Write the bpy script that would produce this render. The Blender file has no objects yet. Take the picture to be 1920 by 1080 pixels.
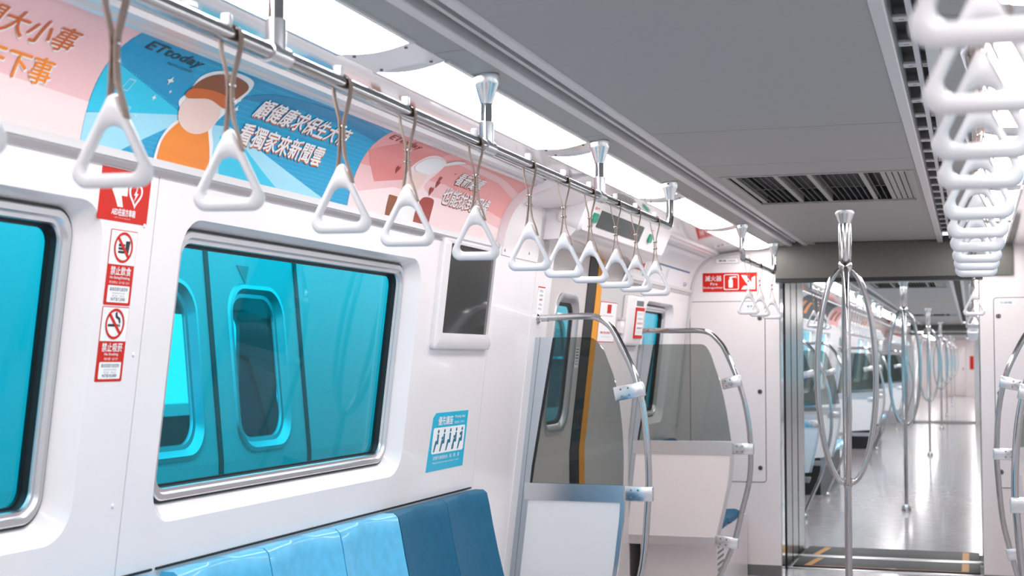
import bpy, bmesh, math, random
from math import sin, cos, pi, sqrt, radians
from mathutils import Vector
from mathutils.geometry import tessellate_polygon

random.seed(7)
S = bpy.context.scene
COL = S.collection

# ------------------------------------------------------------------ camera, world, exposure
cam_d = bpy.data.cameras.new('camera')
cam = bpy.data.objects.new('camera', cam_d)
COL.objects.link(cam)
PITCH = math.atan(133/2650)
YAW = math.atan(862/2650*cos(PITCH))
cam.location = (0.59, 0.0, 1.39)
cam.rotation_euler = (pi/2+PITCH, 0, YAW)
cam_d.sensor_width = 36.0
cam_d.lens = 36.0*2650/1920
cam_d.clip_start = 0.05
cam_d.clip_end = 300
cam_d.dof.use_dof = True
cam_d.dof.focus_distance = 4.6
cam_d.dof.aperture_fstop = 5.6
S.camera = cam

W = bpy.data.worlds.new('world'); S.world = W
W.use_nodes = True
bg = W.node_tree.nodes['Background']
bg.inputs[0].default_value = (0.86, 0.95, 1.0, 1)
bg.inputs[1].default_value = 1.75

S.view_settings.view_transform = 'Standard'
S.view_settings.look = 'None'
S.view_settings.gamma = 1.0
S.view_settings.use_curve_mapping = False
S.view_settings.exposure = 0.22
LIGHT = 11.8          # emission of the ceiling light diffusers

# ------------------------------------------------------------------ materials
def lin(c):
    return tuple((x/12.92 if x <= .04045 else ((x+.055)/1.055)**2.4) for x in c)
def hexc(h):
    return lin(tuple(int(h[i:i+2], 16)/255 for i in (0, 2, 4)))
MATS = {}
def mat(name, col, rough=.5, metal=0., noise=0., coat=0., spec=.5, nscale=30, emit=None, bump=0.):
    m = bpy.data.materials.new(name); m.use_nodes = True
    nt = m.node_tree; b = nt.nodes['Principled BSDF']
    if isinstance(col, str): col = hexc(col)
    b.inputs['Base Color'].default_value = (*col, 1)
    b.inputs['Roughness'].default_value = rough
    b.inputs['Metallic'].default_value = metal
    b.inputs['Specular IOR Level'].default_value = spec
    b.inputs['Coat Weight'].default_value = coat
    b.inputs['Coat Roughness'].default_value = .06
    if noise or bump:
        tc = nt.nodes.new('ShaderNodeTexCoord')
        n = nt.nodes.new('ShaderNodeTexNoise'); n.inputs['Scale'].default_value = nscale
        n.inputs['Detail'].default_value = 4
        nt.links.new(tc.outputs['Object'], n.inputs['Vector'])
        if noise:
            r = nt.nodes.new('ShaderNodeValToRGB')
            r.color_ramp.elements[0].position = .3; r.color_ramp.elements[1].position = .7
            r.color_ramp.elements[0].color = (*[c*(1-noise) for c in col], 1)
            r.color_ramp.elements[1].color = (*[min(1, c*(1+noise)) for c in col], 1)
            nt.links.new(n.outputs['Fac'], r.inputs['Fac'])
            nt.links.new(r.outputs['Color'], b.inputs['Base Color'])
        if bump:
            bp = nt.nodes.new('ShaderNodeBump'); bp.inputs['Strength'].default_value = bump
            bp.inputs['Distance'].default_value = .002
            nt.links.new(n.outputs['Fac'], bp.inputs['Height'])
            nt.links.new(bp.outputs['Normal'], b.inputs['Normal'])
    if emit:
        b.inputs['Emission Color'].default_value = (*emit[0], 1)
        b.inputs['Emission Strength'].default_value = emit[1]
    MATS[name] = m
    return m

def glass(name, col, refl=.9):
    m = bpy.data.materials.new(name); m.use_nodes = True
    nt = m.node_tree
    for n in list(nt.nodes): nt.nodes.remove(n)
    o = nt.nodes.new('ShaderNodeOutputMaterial')
    t = nt.nodes.new('ShaderNodeBsdfTransparent'); t.inputs[0].default_value = (*col, 1)
    g = nt.nodes.new('ShaderNodeBsdfGlossy'); g.inputs['Roughness'].default_value = .02
    g.inputs['Color'].default_value = (refl, refl, refl, 1)
    lw = nt.nodes.new('ShaderNodeLayerWeight'); lw.inputs['Blend'].default_value = .5
    pw = nt.nodes.new('ShaderNodeMath'); pw.operation = 'POWER'; pw.inputs[1].default_value = 5
    f = nt.nodes.new('ShaderNodeMath'); f.operation = 'MULTIPLY_ADD'; f.inputs[1].default_value = .9; f.inputs[2].default_value = .02
    nt.links.new(lw.outputs['Facing'], pw.inputs[0]); nt.links.new(pw.outputs[0], f.inputs[0])
    x = nt.nodes.new('ShaderNodeMixShader')
    nt.links.new(f.outputs[0], x.inputs[0]); nt.links.new(t.outputs[0], x.inputs[1])
    nt.links.new(g.outputs[0], x.inputs[2]); nt.links.new(x.outputs[0], o.inputs[0])
    MATS[name] = m

def dotted(name, c1, c2, pitch, rad):
    m = mat(name, c1, .4, coat=.1)
    nt = m.node_tree; b = nt.nodes['Principled BSDF']
    tc = nt.nodes.new('ShaderNodeTexCoord')
    vm = nt.nodes.new('ShaderNodeVectorMath'); vm.operation = 'SCALE'; vm.inputs['Scale'].default_value = 1/pitch
    fr = nt.nodes.new('ShaderNodeVectorMath'); fr.operation = 'FRACTION'
    sb = nt.nodes.new('ShaderNodeVectorMath'); sb.operation = 'SUBTRACT'; sb.inputs[1].default_value = (.5, .5, .5)
    ml = nt.nodes.new('ShaderNodeVectorMath'); ml.operation = 'MULTIPLY'; ml.inputs[1].default_value = (0, 1, 1)
    ln = nt.nodes.new('ShaderNodeVectorMath'); ln.operation = 'LENGTH'
    lt = nt.nodes.new('ShaderNodeMath'); lt.operation = 'LESS_THAN'; lt.inputs[1].default_value = rad
    mx = nt.nodes.new('ShaderNodeMix'); mx.data_type = 'RGBA'
    mx.inputs[6].default_value = (*hexc(c1), 1); mx.inputs[7].default_value = (*hexc(c2), 1)
    L = nt.links.new
    L(tc.outputs['Object'], vm.inputs[0]); L(vm.outputs[0], fr.inputs[0]); L(fr.outputs[0], sb.inputs[0])
    L(sb.outputs[0], ml.inputs[0]); L(ml.outputs[0], ln.inputs[0]); L(ln.outputs['Value'], lt.inputs[0])
    L(lt.outputs[0], mx.inputs[0]); L(mx.outputs[2], b.inputs['Base Color'])

mat('white_panel', (.86, .81, .82), .28, coat=.45, noise=.015, nscale=3)
mat('gloss_panel', (.80, .78, .79), .06, .75)
mat('white_end', (.80, .735, .74), .35, coat=.2, noise=.02, nscale=4)
mat('ceiling_grey', (.365, .362, .352), .55, noise=.015, nscale=40)
mat('ceiling_trim', (.60, .585, .595), .4)
mat('header_grey', (.15, .145, .13), .5, noise=.04)
mat('black', (.012, .014, .016), .45)
mat('mesh_black', (.010, .013, .014), .6)
mat('slat_dark', (.05, .052, .05), .5)
mat('seam', (.07, .07, .075), .7)
mat('groove', (.55, .50, .52), .6)
mat('aluminium', (.74, .74, .76), .32, 1.)
mat('post_alu', (.56, .63, .68), .36, 1.)  # blue cast reflected from seats and windows is put into the base colour
mat('satin', (.74, .77, .80), .24, 1.)  # slight blue tint stands in for reflections of seats and windows
mat('steel_wall', (.21, .20, .185), .22, 1., noise=.05, nscale=20)
mat('chrome', (.52, .53, .54), .07, 1.)
mat('dark_steel', (.22, .22, .22), .3, .9)
mat('strap_tan', (.30, .215, .175), .6, noise=.12, nscale=60)
mat('handle_white', (.75, .745, .775), .3, coat=.2)
mat('clip_white', (.86, .86, .88), .3)
mat('seat_light', '4fb6e0', .33, coat=.25, noise=.10, nscale=26)
mat('seat_dark', '005a7c', .5, spec=.25, coat=0., noise=.08, nscale=26)
mat('partition_panel', (.78, .80, .83), .3, coat=.2)
mat('partition_warm', (.80, .745, .745), .35, coat=.1)
mat('floor_vinyl', (.47, .425, .43), .18, noise=.10, nscale=9, coat=.25)
mat('plate_dark', (.022, .022, .02), .55, 0., bump=.4, nscale=300)
mat('yellow', 'e89a12', .5)
mat('rubber', (.006, .007, .008), .5)
mat('screen_dark', (.055, .05, .048), .08, coat=.6)
mat('led_dark', (.035, .043, .040), .25)
mat('red', 'cb1f0e', .5, spec=.3)
mat('sticker_white', (.90, .90, .91), .35)
mat('ink', (.012, .016, .02), .5)
mat('ink_grey', (.16, .17, .18), .5)
mat('ink_soft', (.42, .42, .44), .5)
mat('sign_cyan', '0fb4d6', .35, coat=.2)
mat('sign_teal', '0a6f8c', .4)
mat('green', '0c8a6c', .3)
mat('ad_pink', 'f0c3c4', .4, coat=.1)
mat('ad_pink_pale', 'f8dede', .4, coat=.1)
mat('ad_rose', 'efa3a0', .4, coat=.1)
mat('ad_rose_deep', 'e68a86', .35, coat=.3)
dotted('ad_blue', '009dcc', '3cbfe0', .011, .16)
mat('ad_blue_mid', '0498c8', .4, coat=.1)
mat('ad_blue_deep', '0286b4', .4, coat=.1)
mat('ad_sky', '9fdcf0', .4, coat=.1)
mat('ad_cyan', '22c6e6', .4, coat=.1)
mat('ad_orange', 'f28a26', .4, coat=.1)
mat('ad_rust', 'cf6420', .4, coat=.2)
mat('ad_brown', '8a4a22', .4, coat=.1)
mat('ad_maroon', 'a03a2c', .4, coat=.1)
mat('ad_skin', 'f0d2c8', .4, coat=.1)
mat('ad_white', (.88, .87, .87), .4, coat=.3)
mat('ad_navy', '23323c', .4)
mat('map_white', (.78, .78, .81), .4)
mat('map_grey', (.50, .50, .53), .4)
mat('map_blue', '3d6f95', .4)
mat('train_body', (.66, .67, .68), .4, .1)
mat('train_dark', (.07, .08, .08), .6)
mat('train_inside', (.30, .30, .29), .6)
mat('knob_brown', (.32, .22, .15), .5)
mat('diffuser', (.9, .9, .9), .4, emit=((1.0, .972, .968), LIGHT))
mat('door_grey', (.62, .575, .57), .32, coat=.2)
glass('window_glass', (.08, .81, .93))
glass('door_glass', (.45, .86, .93))
glass('screen_glass', (.59, .62, .605))
glass('clear_glass', (.75, .9, .92))

# ------------------------------------------------------------------ mesh builder
LOC = {}
class MB:
    def __init__(s):
        s.v = []; s.f = []; s.m = []; s.mats = []
    def mi(s, name):
        if name not in s.mats: s.mats.append(name)
        return s.mats.index(name)
    def add(s, vs, fs, m):
        o = len(s.v); k = s.mi(m)
        s.v += [tuple(v) for v in vs]
        for f in fs:
            s.f.append([i+o for i in f]); s.m.append(k)
        return s
    def bm(s, b, m):
        b.verts.index_update()
        s.add([v.co[:] for v in b.verts], [[v.index for v in f.verts] for f in b.faces], m); b.free()
        return s
    def box(s, x0, x1, y0, y1, z0, z1, m, bev=0., seg=2):
        b = bmesh.new(); bmesh.ops.create_cube(b, size=1)
        for v in b.verts:
            v.co = ((x0+x1)/2+v.co.x*(x1-x0), (y0+y1)/2+v.co.y*(y1-y0), (z0+z1)/2+v.co.z*(z1-z0))
        if bev: bmesh.ops.bevel(b, geom=b.edges[:], offset=bev, segments=seg, profile=.5, affect='EDGES')
        return s.bm(b, m)
    def tube(s, path, r, m, n=12, closed=False, caps=True):
        P = [Vector(p) for p in path]; N = len(P)
        R = r if isinstance(r, (list, tuple)) else [r]*N
        vs = []; fs = []; up = None
        for i, p in enumerate(P):
            if closed: t = P[(i+1) % N]-P[i-1]
            else: t = P[min(i+1, N-1)]-P[max(i-1, 0)]
            t.normalize()
            if up is None:
                up = Vector((0, 0, 1)) if abs(t.z) < .9 else Vector((0, 1, 0))
            a = (up-t*up.dot(t)).normalized(); up = a; c = t.cross(a)
            for k in range(n):
                w = 2*pi*k/n
                vs.append(p+(a*cos(w)+c*sin(w))*R[i])
        for i in range(N if closed else N-1):
            j = (i+1) % N
            for k in range(n):
                l = (k+1) % n
                fs.append([i*n+k, i*n+l, j*n+l, j*n+k])
        if caps and not closed:
            fs.append(list(range(n))[::-1]); fs.append([(N-1)*n+k for k in range(n)])
        return s.add(vs, fs, m)
    def lathe(s, prof, c, m, n=20, axis='z'):
        vs = []; fs = []
        for r, h in prof:
            for k in range(n):
                w = 2*pi*k/n; a, b = r*cos(w), r*sin(w)
                d = (a, b, h) if axis == 'z' else ((a, h, b) if axis == 'y' else (h, a, b))
                vs.append((c[0]+d[0], c[1]+d[1], c[2]+d[2]))
        for i in range(len(prof)-1):
            for k in range(n):
                l = (k+1) % n
                fs.append([i*n+k, i*n+l, (i+1)*n+l, (i+1)*n+k])
        fs.append(list(range(n))); fs.append([(len(prof)-1)*n+k for k in range(n)])
        return s.add(vs, fs, m)
    def loft(s, loops, m, closed=True, cap0=False, cap1=False):
        n = len(loops[0]); vs = [p for l in loops for p in l]; fs = []
        for i in range(len(loops)-1):
            for k in range(n if closed else n-1):
                l = (k+1) % n
                fs.append([i*n+k, i*n+l, (i+1)*n+l, (i+1)*n+k])
        if cap0: fs.append(list(range(n))[::-1])
        if cap1: fs.append([(len(loops)-1)*n+k for k in range(n)])
        return s.add(vs, fs, m)
    def prism(s, outer, holes, fn, d0, d1, m, back=True, sides=True):
        """polygon (a,b) with holes, mapped by fn(a,b,d), between depths d0 (front) and d1"""
        loops = [outer]+list(holes)
        tri = tessellate_polygon([[Vector((p[0], p[1], 0)) for p in l] for l in loops])
        flat = [p for l in loops for p in l]; n = len(flat)
        vs = [fn(a, b, d0) for a, b in flat]; fs = [list(t) for t in tri]
        if back:
            vs += [fn(a, b, d1) for a, b in flat]; fs += [[i+n for i in t][::-1] for t in tri]
            if sides:
                o = 0
                for l in loops:
                    k = len(l)
                    for i in range(k):
                        j = (i+1) % k
                        fs.append([o+i, o+j, o+j+n, o+i+n])
                    o += k
        return s.add(vs, fs, m)
    def extrude(s, prof, y0, y1, m, closed=True):
        """profile of (x,z) swept along y"""
        lo = [[(x, y, z) for x, z in prof] for y in (y0, y1)]
        s.loft(lo, m, closed)
        if closed:
            tri = tessellate_polygon([[Vector((x, z, 0)) for x, z in prof]])
            for l in lo: s.add(l, [list(t) for t in tri], m)
        return s
    def build(s, name, parent=None, smooth=True, ang=38, merge=True):
        off = Vector((0, 0, 0)); p = parent
        while p is not None:
            off += Vector(p.location); p = p.parent
        me = bpy.data.meshes.new(name)
        me.from_pydata([(Vector(v)-off)[:] for v in s.v], [], s.f)
        for k in s.mats: me.materials.append(MATS[k])
        me.polygons.foreach_set('material_index', s.m)
        b = bmesh.new(); b.from_mesh(me)
        if merge: bmesh.ops.remove_doubles(b, verts=b.verts[:], dist=1e-6)
        bmesh.ops.recalc_face_normals(b, faces=b.faces[:])
        b.to_mesh(me); b.free()
        if smooth:
            me.polygons.foreach_set('use_smooth', [True]*len(me.polygons))
            me.set_sharp_from_angle(angle=radians(ang))
        me.update()
        o = bpy.data.objects.new(name, me); COL.objects.link(o)
        if parent is not None: o.parent = parent
        return o

def empty(name, loc, label, cat, group=None):
    o = bpy.data.objects.new(name, None); COL.objects.link(o)
    o.location = loc; o.empty_display_size = .05
    return tag(o, label, cat, group)
def tag(o, label, cat, group=None, kind=None):
    o['label'] = label; o['category'] = cat
    if group: o['group'] = group
    if kind: o['kind'] = kind
    return o
def struct(o, label=None):
    o['kind'] = 'structure'
    if label: o['label'] = label
    return o
def sempty(name, loc, label=None):
    o = bpy.data.objects.new(name, None); COL.objects.link(o); o.location = loc; o.empty_display_size = .05
    return struct(o, label)
def dup(root, loc, label, group=None, rotz=0., flipx=False):
    r = root.copy(); COL.objects.link(r); r.location = loc; r.rotation_euler = (0, 0, rotz)
    if flipx: r.scale = (-1, 1, 1)
    if label: r['label'] = label
    if group: r['group'] = group
    for ch in list(root.children):
        c = ch.copy(); COL.objects.link(c); c.parent = r
        for g in list(ch.children):
            d = g.copy(); COL.objects.link(d); d.parent = c
    return r

# ------------------------------------------------------------------ 2D helpers
def rrect(a0, a1, b0, b1, r, n=8):
    out = []
    for ca, cb, w0 in ((a1-r, b1-r, 0), (a0+r, b1-r, pi/2), (a0+r, b0+r, pi), (a1-r, b0+r, 1.5*pi)):
        for k in range(n+1):
            w = w0+pi/2*k/n
            out.append((ca+r*cos(w), cb+r*sin(w)))
    return out
def rect(a0, a1, b0, b1): return [(a1, b1), (a0, b1), (a0, b0), (a1, b0)]
def circ(ca, cb, ra, rb=None, n=28):
    rb = rb or ra
    return [(ca+ra*cos(2*pi*k/n), cb+rb*sin(2*pi*k/n)) for k in range(n)]
def spline(pts, n=6, closed=False):
    P = [Vector(p) for p in pts]; N = len(P); out = []
    for i in range(N if closed else N-1):
        if closed: p0, p1, p2, p3 = P[i-1], P[i], P[(i+1) % N], P[(i+2) % N]
        else: p0, p1, p2, p3 = P[max(i-1, 0)], P[i], P[i+1], P[min(i+2, N-1)]
        for k in range(n):
            t = k/n
            out.append(tuple(.5*(2*p1+(p2-p0)*t+(2*p0-5*p1+4*p2-p3)*t*t+(3*p1-p0-3*p2+p3)*t*t*t)))
    if not closed: out.append(tuple(P[-1]))
    return out

TXT = {}
def glyphs(body, bold=0.):
    key = (body, bold)
    if key not in TXT:
        cu = bpy.data.curves.new('text', 'FONT'); cu.body = body; cu.size = 1; cu.offset = bold
        cu.resolution_u = 3
        ob = bpy.data.objects.new('text', cu); COL.objects.link(ob)
        bpy.context.view_layer.update()
        me = bpy.data.meshes.new_from_object(ob.evaluated_get(bpy.context.evaluated_depsgraph_get()))
        vs = [(v.co.x, v.co.y) for v in me.vertices]; fs = [list(p.vertices) for p in me.polygons]
        bpy.data.objects.remove(ob); bpy.data.curves.remove(cu); bpy.data.meshes.remove(me)
        x0 = min(v[0] for v in vs); x1 = max(v[0] for v in vs); y0 = min(v[1] for v in vs); y1 = max(v[1] for v in vs)
        TXT[key] = ([((x-x0)/(x1-x0), (y-y0)/(y1-y0)) for x, y in vs], fs, (x1-x0)/(y1-y0))
    return TXT[key]
def text(mb, body, a0, a1, b0, b1, fn, d, m, bold=.012, shear=0., cut=0.):
    """fill the box a0..a1 x b0..b1 with the string; fn(a,b,d) -> point"""
    vs, fs, asp = glyphs(body, 0.)
    if bold:
        k = bold*(b1-b0)*.9; n0 = len(vs)
        sh = ((-k, 0, 0), (k, 0, 0), (0, k*.8, .00004), (0, -k*.8, .00008))
        for i, (du, dv, dd) in enumerate(sh):
            text(mb, body, a0+du, a1+du, b0+dv, b1+dv, fn, d+dd*(1 if d > 0 else -1)+i*(.00003 if d > 0 else -.00003), m, 0., shear, cut)
        return
    pts = [(a0+(a1-a0)*u+shear*(b1-b0)*v, b0+(b1-b0)*v) for u, v in vs]
    if cut:
        b = bmesh.new(); bv = [b.verts.new((p[0], p[1], 0)) for p in pts]
        for f in fs:
            try: b.faces.new([bv[i] for i in f])
            except ValueError: pass
        z = b0+cut
        while z < b1:
            bmesh.ops.bisect_plane(b, geom=b.verts[:]+b.edges[:]+b.faces[:], plane_co=(0, z, 0), plane_no=(0, 1, 0)); z += cut
        b.verts.index_update()
        pts = [(v.co.x, v.co.y) for v in b.verts]; fs = [[v.index for v in f.verts] for f in b.faces]; b.free()
    mb.add([fn(p[0], p[1], d) for p in pts], fs, m)
def poly(mb, pts, fn, d, m, holes=(), cut=0.):
    loops = [pts]+list(holes)
    tri = tessellate_polygon([[Vector((p[0], p[1], 0)) for p in l] for l in loops])
    flat = [p for l in loops for p in l]
    b = bmesh.new(); bv = [b.verts.new((p[0], p[1], 0)) for p in flat]
    for t in tri:
        try: b.faces.new([bv[i] for i in t])
        except ValueError: pass
    if cut:
        lo = min(p[1] for p in flat); hi = max(p[1] for p in flat); z = lo+cut
        while z < hi:
            bmesh.ops.bisect_plane(b, geom=b.verts[:]+b.edges[:]+b.faces[:], plane_co=(0, z, 0), plane_no=(0, 1, 0)); z += cut
    b.verts.index_update()
    mb.add([fn(v.co.x, v.co.y, d) for v in b.verts], [[v.index for v in f.verts] for f in b.faces], m); b.free()

# ------------------------------------------------------------------ car section
ZB = .40                                         # the wall leans down to here, then stands upright
def wx(z): return -1.27+.115*(max(z, ZB)-.91)
def wxd(z): return -1.27+.115*(max(z, .93)-.91)     # the door leaves bend higher up
def LW(y, z, d): return (wx(z)-d, y, z)          # left wall, d = outwards
def RW(y, z, d): return (-wx(z)+d, y, z)
B0, B1, B2 = Vector((-1.163, 1.835)), Vector((-1.135, 2.02)), Vector((-1.01, 2.06))
def bez(t): return (1-t)**2*B0+2*t*(1-t)*B1+t*t*B2
_bt = [i/200 for i in range(201)]; _bp = [bez(t) for t in _bt]; _bl = [0.]
for i in range(200): _bl.append(_bl[-1]+(_bp[i+1]-_bp[i]).length)
CL = _bl[-1]
def cove_xz(s):
    s = max(0., min(CL, s)); i = min(199, int(s/CL*200))
    while i > 0 and _bl[i] > s: i -= 1
    while i < 199 and _bl[i+1] < s: i += 1
    t = (s-_bl[i])/(_bl[i+1]-_bl[i]); p = _bp[i].lerp(_bp[i+1], t); tg = (_bp[i+1]-_bp[i]).normalized()
    return p, Vector((tg.y, -tg.x))
def CV(y, s, d):      # left cove, d = into the room
    p, n = cove_xz(s)
    return (p.x+n.x*d, y, p.y+n.y*d)
def CVR(y, s, d):
    x, y, z = CV(y, s, d); return (-x, y, z)
CUT = .014
YE, YB, YC, YD, YF = 9.2, 10.65, 31.8, 33.2, 55.5     # end wall, next car start / end, third car start / end
Y0 = -2.5

# ------------------------------------------------------------------ floor
f = MB()
f.box(-1.335, 1.335, Y0, 9.6, -.05, 0, 'floor_vinyl')
struct(f.build('floor'), 'pale grey glossy floor of the near carriage')
f = MB()
f.box(-1.335, 1.335, 10.62, YC, -.05, 0, 'floor_vinyl')
struct(f.build('floor'), 'pale grey glossy floor of the carriage beyond the gangway')
f = MB()
f.box(-1.335, 1.335, YD, YF, -.05, 0, 'floor_vinyl')
struct(f.build('floor'), 'pale grey floor of the farthest carriage')

# ------------------------------------------------------------------ windows
WN = [0]
def recess(mb, y0, y1, fn, z0=.998, z1=1.725, m='white_panel'):
    l0 = rrect(y0, y1, z0, z1, .085)
    l1 = rrect(y0+.008, y1-.008, z0+.006, z1-.003, .082)
    l2 = rrect(y0+.047, y1-.047, z0+.040, z1-.017, .062)
    mb.loft([[fn(a, b, d) for a, b in l] for l, d in ((l0, 0), (l1, .006), (l2, .05))], m)
    return l0
def window(y0, y1, fn, label, z0=.998, z1=1.725):
    WN[0] += 1
    r = sempty('window_%d' % WN[0], fn((y0+y1)/2, z0, .05), label)
    i0 = (y0+.047, y1-.047, z0+.040, z1-.017)
    def ring(k, rad): return rrect(i0[0]+k, i0[1]-k, i0[2]+k, i0[3]-k, rad)
    g = MB()
    g.loft([[fn(p, q, d) for p, q in ring(k, .062-k*.6)] for k, d in ((0, .0505), (.0005, .043), (.006, .043), (.007, .06))], 'black')
    g.build('gasket', r)
    fr = MB()
    seq = [(.006, .060), (.006, .041), (.009, .038), (.021, .038), (.023, .043), (.026, .047), (.034, .047), (.036, .052), (.036, .07)]
    fr.loft([[fn(p, q, d) for p, q in ring(k, .060-k*.6)] for k, d in seq], 'aluminium')
    fr.build('frame', r)
    g2 = MB(); g2.loft([[fn(p, q, d) for p, q in ring(k, .060-k*.6)] for k, d in ((.0355, .055), (.037, .055), (.038, .072), (.043, .072), (.043, .079))], 'black')
    g2.build('glazing_seal', r)
    gl = MB(); gl.prism(ring(.040, .036), [], fn, .073, .078, 'window_glass'); gl.build('glass', r)
    return r

# ------------------------------------------------------------------ left wall of the near carriage
w = MB()
def panel(mb, y0, y1, z0, z1, fn, holes=(), m='white_panel', th=.02):
    """wall sheet: the bend is kept by splitting there"""
    if z0 < ZB < z1:
        mb.prism(rect(y0, y1, z0, ZB), [], fn, 0, th, m); z0 = ZB
    mb.prism(rect(y0, y1, z0, z1), holes, fn, 0, th, m)
G = .0022
l1 = recess(w, 1.08, 2.612, LW); l2 = recess(w, 2.928, 4.462, LW); l3 = recess(w, 7.93, 8.74, LW)
panel(w, Y0, 2.805-G, 0, 1.83, LW, [l1])
panel(w, 2.805+G, 5.228-G, 0, 1.83, LW, [l2])
panel(w, 5.228+G, 5.75, 0, 2.035, LW)
panel(w, 7.87, YE, 0, 1.83, LW, [l3])
# groove backing at the seams
for y in (2.805, 5.228):
    w.prism(rect(y-.004, y+.004, ZB, 1.83), [], LW, .004, .012, 'groove')
struct(w.build('wall_left', merge=False), 'glossy white moulded side wall with rounded window recesses')
window(1.08, 2.612, LW, 'rounded tinted window at the left edge, cut off by the frame')
window(2.928, 4.462, LW, 'large rounded tinted window above the blue seats')
window(7.93, 8.74, LW, 'narrow tinted window beyond the door')

w = MB()
w.prism(rect(5.75, 5.99, 0, ZB), [], LW, -.004, .07, 'white_panel'); w.prism(rect(5.75, 5.99, ZB, 2.03), [], LW, -.004, .07, 'white_panel')
struct(w.build('trim_1'), 'bright white door pillar trim')

# screws and small caps on the wall
for y, z in ((2.765, 1.69), (2.765, 1.06), (2.78, 1.40)):
    s_ = MB(); p = LW(y, z, 0)
    s_.lathe([(.0001, .003), (.004, .0026), (.006, 0), (.006, -.004)], p, 'white_panel', 12, 'x')
    tag(s_.build('screw_cap'), 'small white screw cap on the seam beside the warning stickers at height %.2f' % z if False else
        {1.69: 'small white screw cap beside the top of the no-eating sticker', 1.40: 'small white screw cap beside the middle of the stickers', 1.06: 'small white screw cap low on the wall seam beside the window'}[z], 'screw cap', 'screw caps on the wall seam')

# cover plate on the pillar
c = MB(); c.prism(rect(5.27, 5.90, 1.80, 2.00), [], LW, -.004, .0, 'white_panel')
pl = tag(c.build('cover_plate'), 'white screwed cover plate on the pillar beside the pink poster', 'cover plate')
for y, z in ((5.30, 1.82), (5.62, 1.83)):
    s_ = MB(); s_.lathe([(.0001, .0055), (.006, .005), (.006, -.001)], LW(y, z, 0), 'ink_grey', 12, 'x'); s_.build('screw', pl)

# ------------------------------------------------------------------ right wall (near carriage)
w = MB()
m1 = recess(w, 1.08, 2.612, RW); m2 = recess(w, 2.928, 4.462, RW); m3 = recess(w, 7.93, 8.74, RW); m4 = recess(w, -1.8, -.3, RW)
panel(w, Y0, .4, 0, 1.83, RW, [m4]); panel(w, .4, 2.77, 0, 1.83, RW, [m1]); panel(w, 2.77, 5.75, 0, 1.83, RW, [m2])
panel(w, 5.75, 7.87, 0, 1.83, RW); panel(w, 7.87, YE, 0, 1.83, RW, [m3])
struct(w.build('wall_right', merge=False), 'white moulded wall on the right side of the near carriage')
for a, b in ((1.08, 2.612), (2.928, 4.462), (7.93, 8.74), (-1.8, -.3)):
    window(a, b, RW, 'rounded tinted window in the right wall')
w = MB(); w.box(-1.35, 1.35, Y0-.03, Y0, 0, 2.3, 'white_end'); struct(w.build('wall_back'), 'unseen white wall added behind the viewer to bounce light')  # added out of view to close the car and bounce light

# ------------------------------------------------------------------ coves, ceiling
def cove_sheet(mb, y0, y1, fn, m):
    mb.loft([[fn(y, CL*i/14, 0) for i in range(15)] for y in (y0, y1)], m, closed=False)
    mb.loft([[fn(y, CL*i/14, -.012) for i in range(15)] for y in (y0, y1)], m, closed=False)
ce = MB()
def mirror(prof): return [(-x, z) for x, z in prof]
def ceiling_run(mb, y0, y1, centre, vent=None):
    for sg in (1, -1):
        T = (lambda p: p) if sg == 1 else mirror
        # outer glossy panel between poster cove and lights, lips, side panel, slot trims
        mb.extrude(T([(-1.005, 2.075), (-.805, 2.100), (-.805, 2.112), (-1.005, 2.09)]), y0, y1, 'gloss_panel')
        mb.extrude(T([(-.612, 2.113), (-.527, 2.119), (-.527, 2.15), (-.612, 2.15)]), y0, y1, 'ceiling_grey')
        mb.extrude(T([(-.530, 2.122), (-.527, 2.115), (-.500, 2.115), (-.497, 2.118), (-.497, 2.20), (-.530, 2.20)]), y0, y1, 'ceiling_trim')
        mb.extrude(T([(-.430, 2.20), (-.430, 2.119), (-.427, 2.116), (-.400, 2.116), (-.396, 2.1225), (-.396, 2.20)]), y0, y1, 'ceiling_trim')
        mb.box(*sorted((-.507*sg, -.428*sg)), y0, y1, 2.185, 2.19, 'mesh_black')
        mb.box(*sorted((-.81*sg, -.60*sg)), y0, y1, 2.15, 2.16, 'ceiling_grey')
    for a, b in centre:
        mb.box(-.396, .396, a+.0022, b-.0022, 2.121, 2.14, 'ceiling_grey')
    for a, b in centre[1:]: mb.box(-.394, .394, a-.003, a+.003, 2.1215, 2.123, 'black')
    mb.box(-.396, .396, y0, y1, 2.19, 2.20, 'seam')
    if not vent: mb.box(-.396, .396, y0, y1, 2.139, 2.146, 'seam')
ceiling_run(ce, Y0, YE, [(Y0, 1.2), (1.2, 4.495), (4.495, 5.31), (5.31, 5.64), (6.72, 9.0)], True)
ce.box(-.396, -.365, 5.64, 6.72, 2.121, 2.14, 'ceiling_grey'); ce.box(.384, .396, 5.64, 6.72, 2.121, 2.14, 'ceiling_grey')
ce.box(-.396, .396, 9.0, YE, 2.130, 2.14, 'seam'); ce.box(-.396, -.35, 9.0, YE, 2.121, 2.14, 'ceiling_grey')  # near-black band: the shade of the recess is put into its colour
for y in (1.9, 3.1, 4.435, 5.27, 7.0, 8.2):          # seams of the narrow side panels
    for sg in (-1, 1):
        ce.add([(sg*.611, y-.0012, 2.1128), (sg*.611, y+.0012, 2.1128), (sg*.531, y+.0012, 2.1182), (sg*.531, y-.0012, 2.1182)], [[0, 1, 2, 3]], 'seam')
for y0, y1 in ((Y0, 5.20), (7.45, YE)): cove_sheet(ce, y0, y1, CV, 'white_panel')
cove_sheet(ce, Y0, YE, CVR, 'white_panel')
struct(ce.build('ceiling', ang=30), 'grey panelled ceiling with slots and a glossy white cornice')

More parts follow.
